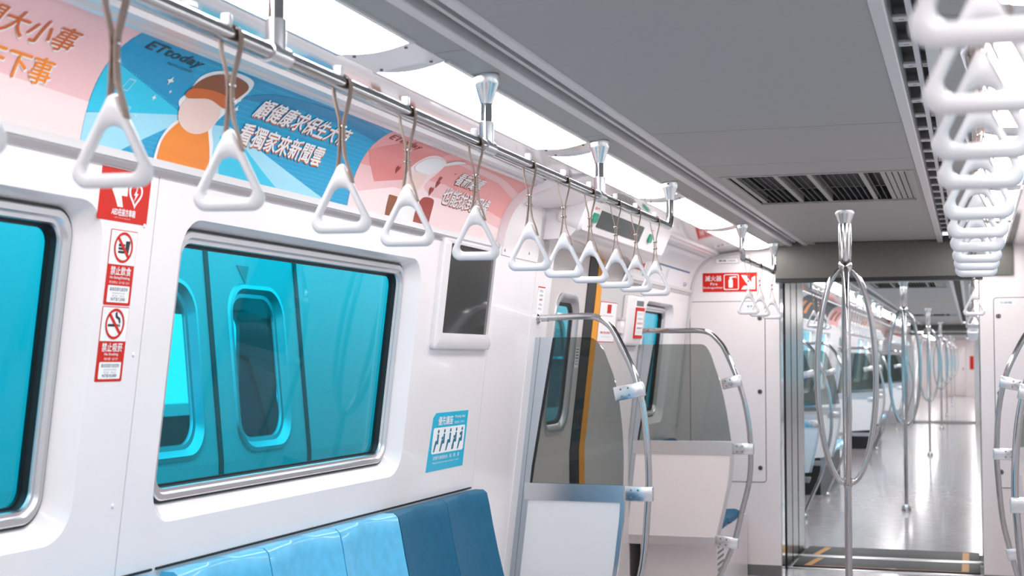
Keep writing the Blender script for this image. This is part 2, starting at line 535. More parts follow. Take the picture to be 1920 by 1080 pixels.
# small dome camera and label between the lights
e = empty('dome_camera', (-.872, 2.40, 2.083), 'small black dome camera at the top edge above the blue poster', 'camera')
q = MB(); q.lathe([(.034, 2.086), (.034, 2.077), (.028, 2.074)], (-.872, 2.40, 0), 'handle_white', 20); q.build('base_ring', e)
q = MB(); q.lathe([(.026, 2.076), (.023, 2.062), (.013, 2.053), (.0001, 2.050)], (-.872, 2.40, 0), 'black', 20); q.build('dome', e)
# poster frame rails along the cove
t = MB()
for y0, y1 in ((Y0, 5.20), (7.45, YE-.02)):
    t.extrude([(-1.165, 1.836), (-1.158, 1.842), (-1.148, 1.840), (-1.147, 1.822), (-1.155, 1.817), (-1.166, 1.817)], y0, y1, 'ceiling_trim')
    t.extrude([(-1.167, 1.817), (-1.155, 1.817), (-1.160, 1.806), (-1.168, 1.806)], y0, y1, 'aluminium')
struct(t.build('trim_2'), 'pale aluminium rail under the posters')
t = MB()
for y0, y1 in ((Y0, 5.20), (7.45, YE-.02)):
    t.extrude([(-1.014, 2.063), (-1.009, 2.055), (-.994, 2.058), (-.990, 2.064), (-.968, 2.068), (-.963, 2.082), (-1.014, 2.082)], y0, y1, 'aluminium')
struct(t.build('trim_3'), 'grey aluminium rail above the posters')

# white arch closing the poster cove
t = MB()
arc = [CV(0, CL*i/14, 0) for i in range(15)]
o_ = [(p[0], p[2]) for p in arc]+[(-.90, 2.098), (-.87, 2.105)]
in_ = []
for i, (x, z) in enumerate(o_):
    a = Vector(o_[min(i+1, len(o_)-1)])-Vector(o_[max(i-1, 0)]); a.normalize()
    in_.append((x+a.y*.034, z-a.x*.034))
for seq in ([o_, in_],):
    loops = []
    for y, s_ in ((5.19, o_), (5.188, in_), (5.225, in_), (5.235, o_)):
        loops.append([(x, y, z) for x, z in s_])
    t.loft(loops, 'white_panel', closed=False)
struct(t.build('trim_4'), 'white arched edge closing the pink poster')

# door header: soffit between arch and display, door header body
h = MB()
h.extrude([(-1.16, 2.02), (-1.13, 2.035), (-1.0, 2.045), (-.80, 2.095), (-.80, 2.12), (-1.16, 2.12)], 5.235, 5.80, 'white_panel')
h.extrude([(-1.33, 1.90), (-1.08, 1.905), (-1.03, 1.918), (-1.005, 1.945), (-.975, 2.01), (-.945, 2.07), (-.91, 2.103), (-.80, 2.112), (-.80, 2.14), (-1.33, 2.14)], 5.80, 7.45, 'white_panel')
struct(h.build('trim_5'), 'white header cover above the door')

# ------------------------------------------------------------------ lights
LIGHTS = [(-2.2, -.95), (-.75, .6), (.78, 1.40), (1.60, 2.965), (3.185, 4.53), (4.705, 6.06), (6.235, 7.58), (7.76, 9.10)]
def light_mesh(n=1.35):
    e = empty('ceiling_light', (0, 0, 0), '', 'ceiling light')
    d = MB(); prof = []
    for i in range(9):
        u = i/8; prof.append((-.087+.174*u, .0-.010*sin(pi*u)+.015*u))
    d.loft([[(x, y, z) for x, z in prof] for y in (0, n)], 'diffuser', closed=False)
    d.add([(x, 0, z) for x, z in prof]+[(.087, 0, .03), (-.087, 0, .03)], [list(range(11))], 'clip_white')
    d.add([(x, n, z) for x, z in prof]+[(.087, n, .03), (-.087, n, .03)], [list(range(11))], 'clip_white')
    d.build('diffuser', e)
    fr = MB(); fr.box(-.0995, -.088, -.004, n+.004, -.002, .03, 'aluminium'); fr.box(.088, .0995, -.004, n+.004, .012, .045, 'ceiling_trim')
    fr.build('frame', e)
    return e
protoL = {}
def light(x, y0, y1, label, group, flip):
    n = round(y1-y0, 3)
    if n not in protoL:
        e = light_mesh(n); protoL[n] = e; e.location = (x, y0, 2.096); e['label'] = label
        if group: e['group'] = group
        if flip: e.scale = (-1, 1, 1)
        return e
    return dup(protoL[n], (x, y0, 2.096), label, group, flipx=flip)
LN = {3: 'long glowing ceiling light above the blue poster, cut off by the top edge', 4: 'long glowing ceiling light above the pink poster',
      5: 'glowing ceiling light over the door display', 6: 'glowing ceiling light between the door and the end wall, left side', 7: 'last glowing ceiling light before the end wall, left side'}
for i, (a, b) in enumerate(LIGHTS):
    light(-.705, a, b, LN.get(i, 'glowing ceiling light overhead behind the viewer, left side'), 'left row of ceiling lights', False)
LNR = {4: 'glowing ceiling light at the right edge behind the big strap handles', 5: 'glowing right-hand ceiling light beyond the seam, nearer of the pair',
       6: 'glowing right-hand ceiling light level with the ceiling grille', 7: 'last glowing ceiling light on the right before the end wall'}
for i, (a, b) in enumerate(LIGHTS):
    light(.705, a, b, LNR.get(i, 'glowing ceiling light overhead behind the viewer, right side'), 'right row of ceiling lights', True)
gaps = [(LIGHTS[i][1], LIGHTS[i+1][0]) for i in range(len(LIGHTS)-1)]+[(9.10, YE)]
GL = {3: 'screwed white access cover between the ceiling lights above the blue poster', 4: 'white access cover between the ceiling lights over the pink poster',
      5: 'white access cover between ceiling lights above the door display', 2: 'white access cover at the top left above the rail'}
for sg in (-1, 1):
    for i, (a, b) in enumerate(gaps):
        c = MB(); c.extrude([(-.792, 2.094), (-.613, 2.111), (-.613, 2.125), (-.792, 2.11)] if sg < 0 else mirror([(-.792, 2.094), (-.613, 2.111), (-.613, 2.125), (-.792, 2.11)]), a+.006, b-.006, 'white_panel')
        lab = GL.get(i, 'white cover between glowing ceiling lights, far end') if sg < 0 else 'white cover between the ceiling lights on the right'
        o = tag(c.build('access_cover'), lab, 'cover', 'covers between the ceiling lights')
        if sg < 0 and i in (3, 4, 5):
            for yy, xx in ((a+.03, -.64), (b-.03, -.64), (a+.03, -.77), (b-.03, -.77)):
                q = MB(); q.lathe([(.004, .0), (.004, -.0035), (.0001, -.004)], (xx, yy, 2.111-(-.613-xx)*.095), 'ink_grey', 10); q.build('screw', o)

# ------------------------------------------------------------------ slots with mesh, bars
for sg in (-1, 1):
    e = empty('slot_diffuser', (sg*.478, 4, 2.15), 'long black-mesh ceiling air slot with a white centre bar along the %s' % ('left row of lights' if sg < 0 else 'right strap rail'), 'air slot', 'ceiling air slots')
    b = MB(); b.box(sg*.474-.0065, sg*.474+.0065, Y0, 9.12, 2.133, 2.150, 'ceiling_trim'); b.build('centre_bar', e)
    pm = None
    y = -.2
    while y < 9.1:
        if pm is None:
            q = MB(); q.box(sg*.4635-.033, sg*.4635+.033, y-.024, y+.024, 2.158, 2.166, 'clip_white', .002)
            q.box(sg*.45-.006, sg*.45+.006, y-.002, y+.002, 2.1574, 2.159, 'ink_grey'); q.box(sg*.489-.005, sg*.489+.005, y-.002, y+.002, 2.1574, 2.159, 'ink_grey')
            pm = q.build('cross_bar', e)
            y_first = y
        else:
            o = pm.copy(); COL.objects.link(o); o.parent = e; o.location = (0, y-y_first, 0)
        y += .268

# ------------------------------------------------------------------ ceiling vent grille
def vent(y0, y1, label):
    e = empty('ceiling_vent', (0, (y0+y1)/2, 2.13), label, 'vent', 'ceiling vents')
    k = MB(); k.box(-.366, .386, y0, y1, 2.183, 2.189, 'mesh_black')
    k.box(-.366, .386, y0, y0+.004, 2.13, 2.19, 'slat_dark'); k.box(-.366, .386, y1-.004, y1, 2.13, 2.19, 'slat_dark')
    k.box(-.366, -.362, y0, y1, 2.13, 2.19, 'slat_dark'); k.box(.382, .386, y0, y1, 2.13, 2.19, 'slat_dark'); k.build('duct', e)
    fr = MB(); fr.prism(rect(-.366, .386, y0, y1), [rect(-.345, .362, y0+.02, y1-.02)], lambda a, b, d: (a, b, d), 2.117, 2.126, 'ceiling_grey'); fr.build('frame', e)
    pm = {}
    def bar(x, ww):
        if ww not in pm:
            q = MB(); q.box(x, x+ww, y0+.01, y1-.01, 2.126, 2.134 if ww < .01 else 2.165, 'ceiling_grey' if ww > .01 else 'slat_dark'); pm[ww] = (q.build('slat', e), x)
        else:
            o = pm[ww][0].copy(); COL.objects.link(o); o.parent = e; o.location = (x-pm[ww][1], 0, 0)
    wide = [-.335, -.165, -.032, .172, .255, .279, .303, .327, .35]
    for x in wide: bar(x, .019)
    x = -.30
    while x < .25:
        if all(not (-.012 < x-w_ < .028) for w_ in wide): bar(x, .0035)
        x += .0265
    q = MB(); q.box(-.345, .362, (y0+y1)/2-.003, (y0+y1)/2+.003, 2.127, 2.130, 'header_grey'); q.build('cross_rod', e)
vent(5.64, 6.72, 'dark slatted ceiling vent in the grey ceiling panel before the branched pole')

# ------------------------------------------------------------------ advertising posters on the cove
def poster(name, y0, y1, base, label, group='posters in the cove above the windows'):
    p = MB()
    p.loft([[CV(y, CL*i/18, d) for i in range(19)] for y, d in ((y0, 0), (y0, .0012), (y1, .0012), (y1, 0))], base, closed=False)
    return p
T1, T2, T3, T4 = .0017, .0024, .0031, .0038
P_ = lambda mb, pts, m, d=T1, holes=(): poly(mb, pts, CV, d, m, holes, CUT)
# pink poster at the left edge
p = poster('poster', 1.17, 2.49, 'ad_pink', '')
P_(p, [(1.17, .0), (2.49, .0), (2.49, .09), (1.17, .12)], 'ad_pink_pale')
for (body, a0, a1, b0, b1) in (('聞大小事', 2.075, 2.362, .172, .228), ('天下事', 2.135, 2.345, .094, .150)):
    text(p, body, a0+.003, a1+.003, b0-.003, b1-.003, CV, T2, 'ad_white', .045, .03, CUT)
    text(p, body, a0, a1, b0, b1, CV, T3, 'ad_rust' if b0 > .15 else 'ad_orange', .022, .03, CUT)
tag(p.build('poster'), 'pink poster with orange Chinese lettering at the left edge', 'poster', 'posters in the cove above the windows')
# blue poster
p = poster('poster', 2.4915, 3.809, 'ad_blue', '')
P_(p, [(2.4915, .0), (2.62, .0), (2.80, .085), (2.84, .125), (2.4915, .068)], 'ad_sky')
P_(p, [(2.4915, .288), (2.72, .288), (2.80, .20), (2.98, .288), (3.05, .288), (2.84, .13), (2.4915, .20)], 'ad_blue_mid')
P_(p, [(2.4915, .195), (2.84, .122), (2.4915, .07)], 'ad_cyan', T1+.0001)
P_(p, spline([(3.01, .205), (3.12, .250), (3.30, .27), (3.55, .275), (3.809, .265)], 6)+[(3.809, .22), (3.62, .235), (3.30, .235), (3.12, .215)], 'ad_blue_deep', T1+.0002)
P_(p, [(3.30, .288), (3.809, .288), (3.809, .277), (3.5, .28)], 'ad_blue_deep', T1+.0002)
P_(p, [(3.02, .0), (3.70, .0), (3.05, .128), (2.97, .12)], 'ad_sky', T1+.0003)
P_(p, [(3.06, .0), (3.38, .0), (3.16, .085), (3.02, .10)], 'ad_cyan', T1+.0004)
# plain stand-in figure: gown, rounded face block, cap
P_(p, spline([(2.765, 0), (2.775, .05), (2.80, .09), (2.83, .118), (2.795, .15), (2.81, .18), (2.806, .225), (2.835, .258), (2.90, .275), (2.985, .268), (3.022, .235), (3.018, .19), (2.995, .15), (2.975, .112), (3.005, .07), (3.015, .0)], 5), 'ad_white', T2)
P_(p, spline([(2.777, 0), (2.785, .05), (2.81, .085), (2.85, .11), (2.94, .112), (2.975, .085), (3.0, .04), (3.003, 0)], 5), 'ad_orange', T3)
P_(p, circ(2.895, .138, .086, .052), 'ad_skin', T3+.0003)
P_(p, spline([(2.812, .165), (2.815, .21), (2.84, .243), (2.895, .262), (2.97, .256), (3.008, .235), (3.0, .195), (2.985, .168), (2.90, .178)], 5, True), 'ad_brown', T4)
P_(p, spline([(2.812, .165), (2.812, .19), (2.90, .203), (2.99, .193), (2.985, .168), (2.90, .178)], 5, True), 'ad_rust', T4+.0004)
for a0, a1, b in ((2.575, 2.60, .135), (2.60, 2.625, .075)):
    P_(p, [(a0, b), (a1, b), (a1+.012, b+.03), (a0+.012, b+.03)], 'ad_sky', T2, [[(a0+.004, b+.003), (a1-.002, b+.003), (a1+.008, b+.027), (a0+.014, b+.027)]])
for a, b, r in ((2.72, .19, .013), (2.745, .165, .006), (2.70, .14, .008), (3.03, .175, .012), (3.02, .20, .006), (2.66, .09, .005)):
    P_(p, [(a+r, b), (a+r*.25, b+r*.3), (a, b+r), (a-r*.25, b+r*.3), (a-r, b), (a-r*.25, b-r*.3), (a, b-r), (a+r*.25, b-r*.3)], 'ad_white', T3)
text(p, 'ETtoday', 2.548, 2.765, .238, .272, CV, T3, 'ad_navy', .03, .10, CUT)
text(p, 'NEWS CLOUD', 2.66, 2.76, .226, .233, CV, T3, 'ad_navy', .0, .10, CUT)
for body, a0, a1, b0, b1 in (('顧健康求保生大帝', 3.112, 3.635, .172, .232), ('看獨家來新聞雲', 3.098, 3.565, .095, .152)):
    text(p, body, a0+.004, a1+.004, b0-.004, b1-.004, CV, T3, 'ad_rust', .03, .06, CUT)
    text(p, body, a0, a1, b0, b1, CV, T4, 'ad_white', .03, .06, CUT)
tag(p.build('poster'), 'blue poster with white Chinese headline and an orange robed figure', 'poster', 'posters in the cove above the windows')
# rose poster
p = poster('poster', 3.8105, 5.185, 'ad_rose', '')
P_(p, [(3.8105, 0), (5.185, 0), (5.185, .06), (4.6, .11), (4.1, .10), (3.8105, .05)], 'ad_pink_pale')
P_(p, [(3.8105, .05), (4.1, .10), (4.6, .11), (5.185, .06), (5.185, .10), (4.5, .16), (3.8105, .14)], 'ad_pink', T1+.0001)
P_(p, [(3.8105, .19), (4.05, .288), (4.30, .288), (4.2, .14), (3.95, .10)], 'ad_rose_deep', T1+.0002)
P_(p, spline([(4.36, .25), (4.6, .27), (4.9, .26), (5.185, .22)], 6)+[(5.185, .19), (4.9, .235), (4.6, .245)], 'ad_pink', T1+.0003)
P_(p, spline([(4.10, 0), (4.12, .06), (4.16, .10), (4.15, .17), (4.19, .235), (4.26, .255), (4.36, .238), (4.37, .19), (4.33, .13), (4.44, .105), (4.50, .10), (4.475, .0)], 5), 'ad_pink_pale', T2)
P_(p, spline([(4.16, .0), (4.17, .05), (4.20, .11), (4.29, .11), (4.33, .05), (4.34, 0)], 5), 'ad_white', T3)
P_(p, spline([(4.32, 0), (4.33, .06), (4.36, .095), (4.44, .10), (4.465, .08), (4.46, 0)], 5), 'ad_maroon', T3+.0002)
P_(p, [(4.09, .0), (4.17, 0), (4.155, .075), (4.09, .075)], 'ad_brown', T3)
P_(p, circ(4.255, .145, .06, .04), 'ad_skin', T3+.0003)
P_(p, spline([(4.18, .18), (4.20, .225), (4.27, .246), (4.35, .236), (4.36, .20), (4.30, .175)], 5, True), 'ad_white', T4)
P_(p, spline([(4.34, .225), (4.40, .262), (4.47, .27), (4.42, .245), (4.36, .222)], 5, True), 'ad_white', T4)
for a, b, r in ((4.07, .16, .016), (4.42, .175, .013), (4.425, .155, .017), (4.40, .125, .02), (4.50, .21, .006)):
    P_(p, [(a, b-r), (a+r*.9, b+r*.2), (a+r*.55, b+r*.75), (a, b+r*.35), (a-r*.55, b+r*.75), (a-r*.9, b+r*.2)], 'ad_maroon', T4)
text(p, 'ETtoday', 3.845, 4.085, .244, .272, CV, T3, 'ad_maroon', .02, .10, CUT)
for body, a0, a1, b0, b1 in (('看新聞雲', 4.548, 4.80, .172, .226), ('也能找到姻緣', 4.515, 4.985, .093, .156)):
    text(p, body, a0+.004, a1+.004, b0-.004, b1-.004, CV, T3, 'ad_maroon', .03, .06, CUT)
    text(p, body, a0, a1, b0, b1, CV, T4, 'ad_white', .03, .06, CUT)
tag(p.build('poster'), 'rose pink poster with white figure and brown-shadowed lettering before the arch', 'poster', 'posters in the cove above the windows')
# route map beyond the door
p = MB()
p.loft([[CV(y, CL*i/18, d) for i in range(19)] for y, d in ((7.50, 0), (7.50, .0012), (YE-.03, .0012), (YE-.03, 0))], 'map_white', closed=False)
P_(p, rect(7.5, 9.1, .245, .262), 'map_grey')
P_(p, rect(8.05, 9.0, .112, .118), 'map_blue')
for k in range(24):
    y = 8.06+k*.04
    P_(p, rect(y, y+.022, .108, .122), 'map_blue', T2)
    P_(p, [(y, .128), (y+.008, .128), (y+.05, .215), (y+.042, .215)], 'map_grey', T2)
for y in (7.6, 7.68, 7.8, 8.35, 8.38):
    P_(p, rect(y, y+.006, .03, .10), 'ink_soft', T2)
P_(p, [(7.55, .11), (7.75, .12), (7.95, .15), (7.95, .16), (7.7, .135), (7.55, .12)], 'map_blue', T2)
P_(p, circ(7.75, .03, .02, .012), 'sign_cyan', T2)
text(p, 'R04', 8.92, 9.02, .02, .05, CV, T2, 'ink_soft', .01, 0, CUT)
tag(p.build('route_map'), 'white route map with slanted station names above the far window', 'map')

# ------------------------------------------------------------------ stickers and signs on the left wall
def sticker_base(fn, outline, m, th=.0008):
    q = MB(); q.prism(outline, [], fn, -th, .0, m); return q
SD = -.0013; SD2 = -.0018; SD3 = -.0023
# first-aid device direction sign
q = sticker_base(LW, rect(2.582, 2.772, 1.690, 1.803), 'red')
poly(q, [(2.625, 1.757), (2.655, 1.785), (2.655, 1.768), (2.684, 1.768), (2.684, 1.747), (2.662, 1.747), (2.672, 1.722), (2.652, 1.722), (2.638, 1.742)], LW, SD, 'sticker_white')
hx = lambda k: circ(0, 0, 1)
def heart(cy, cz, s):
    o = []
    for k in range(36):
        t_ = 2*pi*k/36
        o.append((cy+s*16*sin(t_)**3/16, cz+s*1.15*(13*cos(t_)-5*cos(2*t_)-2*cos(3*t_)-cos(4*t_))/16))
    return o
poly(q, heart(2.716, 1.754, .027), LW, SD, 'sticker_white')
poly(q, heart(2.716, 1.755, .020), LW, SD2, 'red')
poly(q, [(2.722, 1.772), (2.708, 1.752), (2.715, 1.752), (2.709, 1.736), (2.725, 1.757), (2.717, 1.757)], LW, SD3, 'sticker_white')
text(q, 'AED', 2.70, 2.735, 1.788, 1.800, LW, SD, 'sticker_white', .02)
text(q, 'AED在前方車廂', 2.632, 2.722, 1.703, 1.719, LW, SD, 'sticker_white', .03)
text(q, 'AED in the carriage ahead', 2.645, 2.705, 1.696, 1.700, LW, SD, 'ad_pink', 0)
tag(q.build('direction_sign'), 'red square sign with white arrow and heart above the warning stickers', 'sign')
def ban(z0, cn, en, jk, fine, food, label):
    """warning sticker .335/2 high"""
    y0, y1 = 2.640, 2.742
    H = .165
    q = sticker_base(LW, rrect(y0, y1, z0, z0+H, .003, 2), 'red')
    poly(q, rect(y0+.0015, y1-.0015, z0+.089, z0+H-.002), LW, SD, 'sticker_white')
    c = (2.691, z0+.127)
    if food:
        poly(q, [(2.699, z0+.115), (2.712, z0+.115), (2.716, z0+.142), (2.699, z0+.142)], LW, SD2, 'ink')
        for k in range(3): poly(q, rrect(2.672, 2.697, z0+.114+k*.0075, z0+.1195+k*.0075, .0025, 3), LW, SD2, 'ink')
    else:
        poly(q, rect(2.665, 2.705, z0+.121, z0+.1265), LW, SD2, 'ink'); poly(q, rect(2.707, 2.711, z0+.121, z0+.1265), LW, SD2, 'ink')
        poly(q, spline([(2.706, z0+.129), (2.702, z0+.137), (2.692, z0+.141), (2.690, z0+.151), (2.696, z0+.153), (2.699, z0+.145), (2.709, z0+.140), (2.712, z0+.129)], 5), LW, SD2, 'ink')
    poly(q, circ(*c, .036, .034), LW, SD3, 'red', [circ(*c, .030, .028)])
    s_ = .0035
    poly(q, [(c[0]-.0225+s_, c[1]+.023), (c[0]-.0225-s_, c[1]+.019), (c[0]+.0225-s_, c[1]-.023), (c[0]+.0225+s_, c[1]-.019)], LW, SD3, 'red')
    text(q, cn, 2.653, 2.731, z0+.066, z0+.085, LW, SD, 'sticker_white', .02)
    w_ = .038 if food else .026
    text(q, en, 2.691-w_, 2.691+w_, z0+.056, z0+.0635, LW, SD, 'sticker_white', .01)
    text(q, jk, 2.691-w_, 2.691+w_, z0+.047, z0+.053, LW, SD, 'ad_pink_pale', 0)
    poly(q, rrect(2.650, 2.733, z0+.006, z0+.043, .003, 3), LW, SD, 'sticker_white')
    text(q, '最高罰鍰可處罰款', 2.657, 2.726, z0+.031, z0+.0395, LW, SD2, 'ink_grey', .0)
    text(q, 'MAXIMUM FINE', 2.668, 2.716, z0+.0245, z0+.028, LW, SD2, 'ink_soft', 0)
    text(q, '罰金  벌금', 2.668, 2.716, z0+.0185, z0+.0225, LW, SD2, 'ink_soft', 0)
    text(q, fine, 2.665, 2.719, z0+.009, z0+.0165, LW, SD2, 'ink_grey', .01)
    tag(q.build('warning_sticker'), label, 'sticker', 'warning stickers on the wall seam')
ban(1.508, '禁止飲食', 'No Eating/Drinking', '飲食禁止 음식물 섭취', 'NT$7,500', True, 'red and white no eating or drinking sticker, upper of the two')
ban(1.340, '禁止吸菸', 'No Smoking', '禁煙 금연', 'NT$10,000', False, 'red and white no smoking sticker, lower of the two')
# priority seat sticker
q = sticker_base(LW, [(5.085, 1.196), (4.745, 1.196), (4.722, 1.180), (4.702, .986), (5.085, .986)][::1], 'sign_cyan')
text(q, '優先讓座', 4.775, 4.925, 1.150, 1.182, LW, SD, 'sticker_white', .02)
text(q, 'Priority Seat', 4.945, 5.055, 1.168, 1.182, LW, SD, 'sticker_white', .01)
text(q, '優先席 노약자석', 4.945, 5.05, 1.150, 1.160, LW, SD, 'sticker_white', 0)
poly(q, rrect(4.735, 5.065, 1.048, 1.142, .010, 4), LW, SD, 'sticker_white')
for k in range(5):
    a = 4.752+k*.062
    poly(q, circ(a+.036, 1.128, .008, .007, 12), LW, SD2, 'sign_teal')
    poly(q, [(a+.027, 1.118), (a+.043, 1.118), (a+.043, 1.082), (a+.024, 1.082), (a+.010, 1.055), (a-.002, 1.055), (a+.012, 1.095), (a+.028, 1.095)], LW, SD2, 'sign_teal')
    if k in (1, 3): poly(q, circ(a+.018, 1.102, .008, .006, 10), LW, SD2, 'sign_teal')
    if k == 3: poly(q, circ(a+.012, 1.066, .012, .010, 14), LW, SD2, 'sign_teal', [circ(a+.012, 1.066, .008, .006, 14)])
    if k == 4: poly(q, circ(a+.020, 1.110, .007, .006, 10), LW, SD2, 'sign_teal')
text(q, '請優先讓座給老．弱．婦．孺', 4.760, 5.03, 1.026, 1.040, LW, SD, 'sticker_white', 0)
text(q, 'Please yield your seat to those in need', 4.760, 5.03, 1.010, 1.018, LW, SD, 'sticker_white', 0)
tag(q.build('priority_sticker'), 'turquoise priority seat sticker with five seated figures above the dark blue seats', 'sticker')

# wall monitor
mn = empty('wall_monitor', LW(4.90, 1.44, 0), 'upright dark information screen in a white bezel on the wall right of the window', 'monitor')
q = MB()
ro, ri = rrect(4.605, 5.215, 1.425, 1.815, .02, 4), rrect(4.672, 5.165, 1.482, 1.80, .004, 4)
q.loft([[LW(a, b, d) for a, b in l] for l, d in ((ro, .0), (ro, -.014), (rrect(4.612, 5.208, 1.432, 1.808, .018, 4), -.020), (ri, -.018), (ri, -.006))], 'white_panel')
q.build('bezel', mn)
q = MB(); q.prism(ri, [], LW, -.009, -.001, 'screen_dark'); q.build('screen', mn)

# ------------------------------------------------------------------ door in the left wall
d = sempty('door_1', (-1.3, 6.6, 0), 'sliding door with a rounded window, black rubber edge and yellow stripe')
D_ = .06
def DW(y, z, k): return (wxd(z)-k-D_, y, z)
dl = rrect(6.315, 6.705, 1.042, 1.695, .10, 8)
q = MB(); q.prism(rect(5.96, 6.83, 0, .93), [], DW, 0, .03, 'door_grey'); q.prism(rect(5.96, 6.83, .93, 1.96), [dl], DW, 0, .03, 'door_grey'); q.build('leaf', d, merge=False)
fr = MB()
def dr(k, r): return rrect(6.315+k, 6.705-k, 1.042+k, 1.695-k, r, 8)
fr.loft([[DW(a, b, e_) for a, b in dr(k, .10-k*.5)] for k, e_ in ((-.012, .001), (-.010, -.006), (.0, -.008), (.02, -.002), (.035, .012), (.036, .03))], 'aluminium'); fr.build('window_frame', d)
fr = MB(); fr.loft([[DW(a, b, e_) for a, b in dr(k, .10-k*.5)] for k, e_ in ((.036, .014), (.052, .018), (.052, .03))], 'black'); fr.build('window_seal', d)
fr = MB(); fr.prism(dr(.05, .075), [], DW, .02, .025, 'door_glass'); fr.build('glass', d)
q = MB(); q.prism(rect(6.83, 6.995, 0, .93), [], DW, -.004, .03, 'rubber'); q.prism(rect(6.83, 6.995, .93, 1.96), [], DW, -.004, .03, 'rubber'); q.build('rubber_edge', d)
q = MB(); q.prism(rect(6.995, 7.10, 0, .93), [], DW, -.006, .03, 'yellow'); q.prism(rect(6.995, 7.10, .93, 1.96), [], DW, -.006, .03, 'yellow'); q.build('safety_stripe', d)
def SW(y, z, k): return (wxd(z)-k-.0605*max(0., (7.88-y)/.78), y, z)      # door side panel, slanting out to the wall face
q = MB(); q.prism(rect(7.10, 7.875, 0, .93), [], SW, 0, .03, 'door_grey'); q.prism(rect(7.10, 7.875, .93, 1.96), [], SW, 0, .03, 'door_grey'); q.build('side_panel', d)
# notices around the door
def lines_sticker(y0, y1, z0, z1, fn, d0, label, rows, name='notice_sticker', border='red', thick=.0022):
    q = MB(); q.prism(rrect(y0, y1, z0, z1, .004, 3), [], fn, d0-.001, d0, border)
    poly(q, rrect(y0+thick, y1-thick, z0+thick, z1-thick, .003, 3), fn, d0-.0015, 'sticker_white')
    for (b, h_, m_, a_, c_) in rows: poly(q, rect(y0+a_*(y1-y0), y0+c_*(y1-y0), z0+b*(z1-z0), z0+(b+h_)*(z1-z0)), fn, d0-.002, m_)
    return tag(q.build(name), label, 'sticker')
q = lines_sticker(5.80, 5.90, 1.585, 1.70, LW, -.004, 'small white sticker with red lines on the door pillar above the chrome rail end', [], thick=.0006, border='sticker_white')
q.data.materials.append(MATS['red'])
qm = MB(); qq = None
for (txt, z_, m_, h_) in (('緊急', 1.678, 'ink_soft', .010), ('請勿倚靠', 1.660, 'ink_soft', .009), ('夾手', 1.640, 'red', .011), ('小心', 1.620, 'ink_grey', .011), ('Mind', 1.603, 'ink_soft', .008)):
    text(qm, txt, 5.825, 5.875, z_, z_+h_, LW, -.0065, m_, .01)
qm.prism(rect(5.80, 5.90, 1.697, 1.702), [], LW, -.0065, -.0045, 'red')
qm.build('printed_text', q)
q = lines_sticker(6.735, 6.81, 1.345, 1.45, DW, 0, 'narrow grey warning sticker on the door leaf seen through the glass screen', [(.85-.14*k, .07, 'ink_grey' if k < 4 else 'ink_soft', .15, .85) for k in range(6)], border='ad_maroon', thick=.001)
q = lines_sticker(7.12, 7.40, 1.478, 1.69, SW, 0, 'white red-bordered emergency notice beside the yellow stripe', [(.72, .22, 'red', .42, .66), (.64, .03, 'ad_pink', .2, .8), (.40, .03, 'ad_pink_pale', .2, .8)], thick=.004)
qm = MB(); poly(qm, [(7.24, 1.585), (7.26, 1.60), (7.30, 1.57), (7.29, 1.56), (7.27, 1.575)], SW, -.0025, 'red')
text(qm, '緊急開門', 7.16, 7.36, 1.522, 1.535, SW, -.0025, 'red', 0); text(qm, 'Emergency', 7.19, 7.33, 1.503, 1.510, SW, -.0025, 'ink_soft', 0); qm.build('printed_text', q)
eb = empty('emergency_door_box', SW(7.65, 1.45, 0), 'white emergency handle box with a red-framed instruction label beside the far window', 'handle box')
q = MB(); q.loft([[SW(a, b, k) for a, b in l] for l, k in ((rrect(7.50, 7.80, 1.465, 1.735, .02, 4), -.0005), (rrect(7.50, 7.80, 1.465, 1.735, .02, 4), -.024), (rrect(7.512, 7.788, 1.475, 1.725, .016, 4), -.031))], 'white_panel', cap1=True); q.prism(rrect(7.493, 7.807, 1.458, 1.742, .02, 4), [], SW, -.006, 0, 'ink_soft'); q.build('box', eb)
q = MB(); q.prism(rect(7.635, 7.785, 1.505, 1.675), [], SW, -.037, -.031, 'red'); poly(q, rect(7.647, 7.777, 1.522, 1.655), SW, -.0375, 'sticker_white')
for k, (m_, t_) in enumerate((('ink_soft', '緊急拉把'), ('ink_soft', '使用時'), ('red', '違者罰款'), ('ink_grey', '請轉開'))): text(q, t_, 7.665, 7.76, 1.633-.026*k, 1.645-.026*k, SW, -.038, m_, 0)
poly(q, rect(7.665, 7.755, 1.53, 1.548), SW, -.038, 'map_white'); q.build('instruction_label', eb)
q = MB(); q.prism(rect(7.645, 7.77, 1.683, 1.712), [], SW, -.0325, -.030, 'ink_grey'); q.build('handle_slot', eb)
q = MB(); q.prism(rrect(7.425, 7.485, 1.53, 1.60, .008, 3), [], SW, -.024, -.0005, 'white_panel'); q.prism(rect(7.42, 7.49, 1.60, 1.612), [], SW, -.027, -.0005, 'ceiling_trim'); tag(q.build('catch_block'), 'small cream catch block left of the emergency handle box', 'catch')

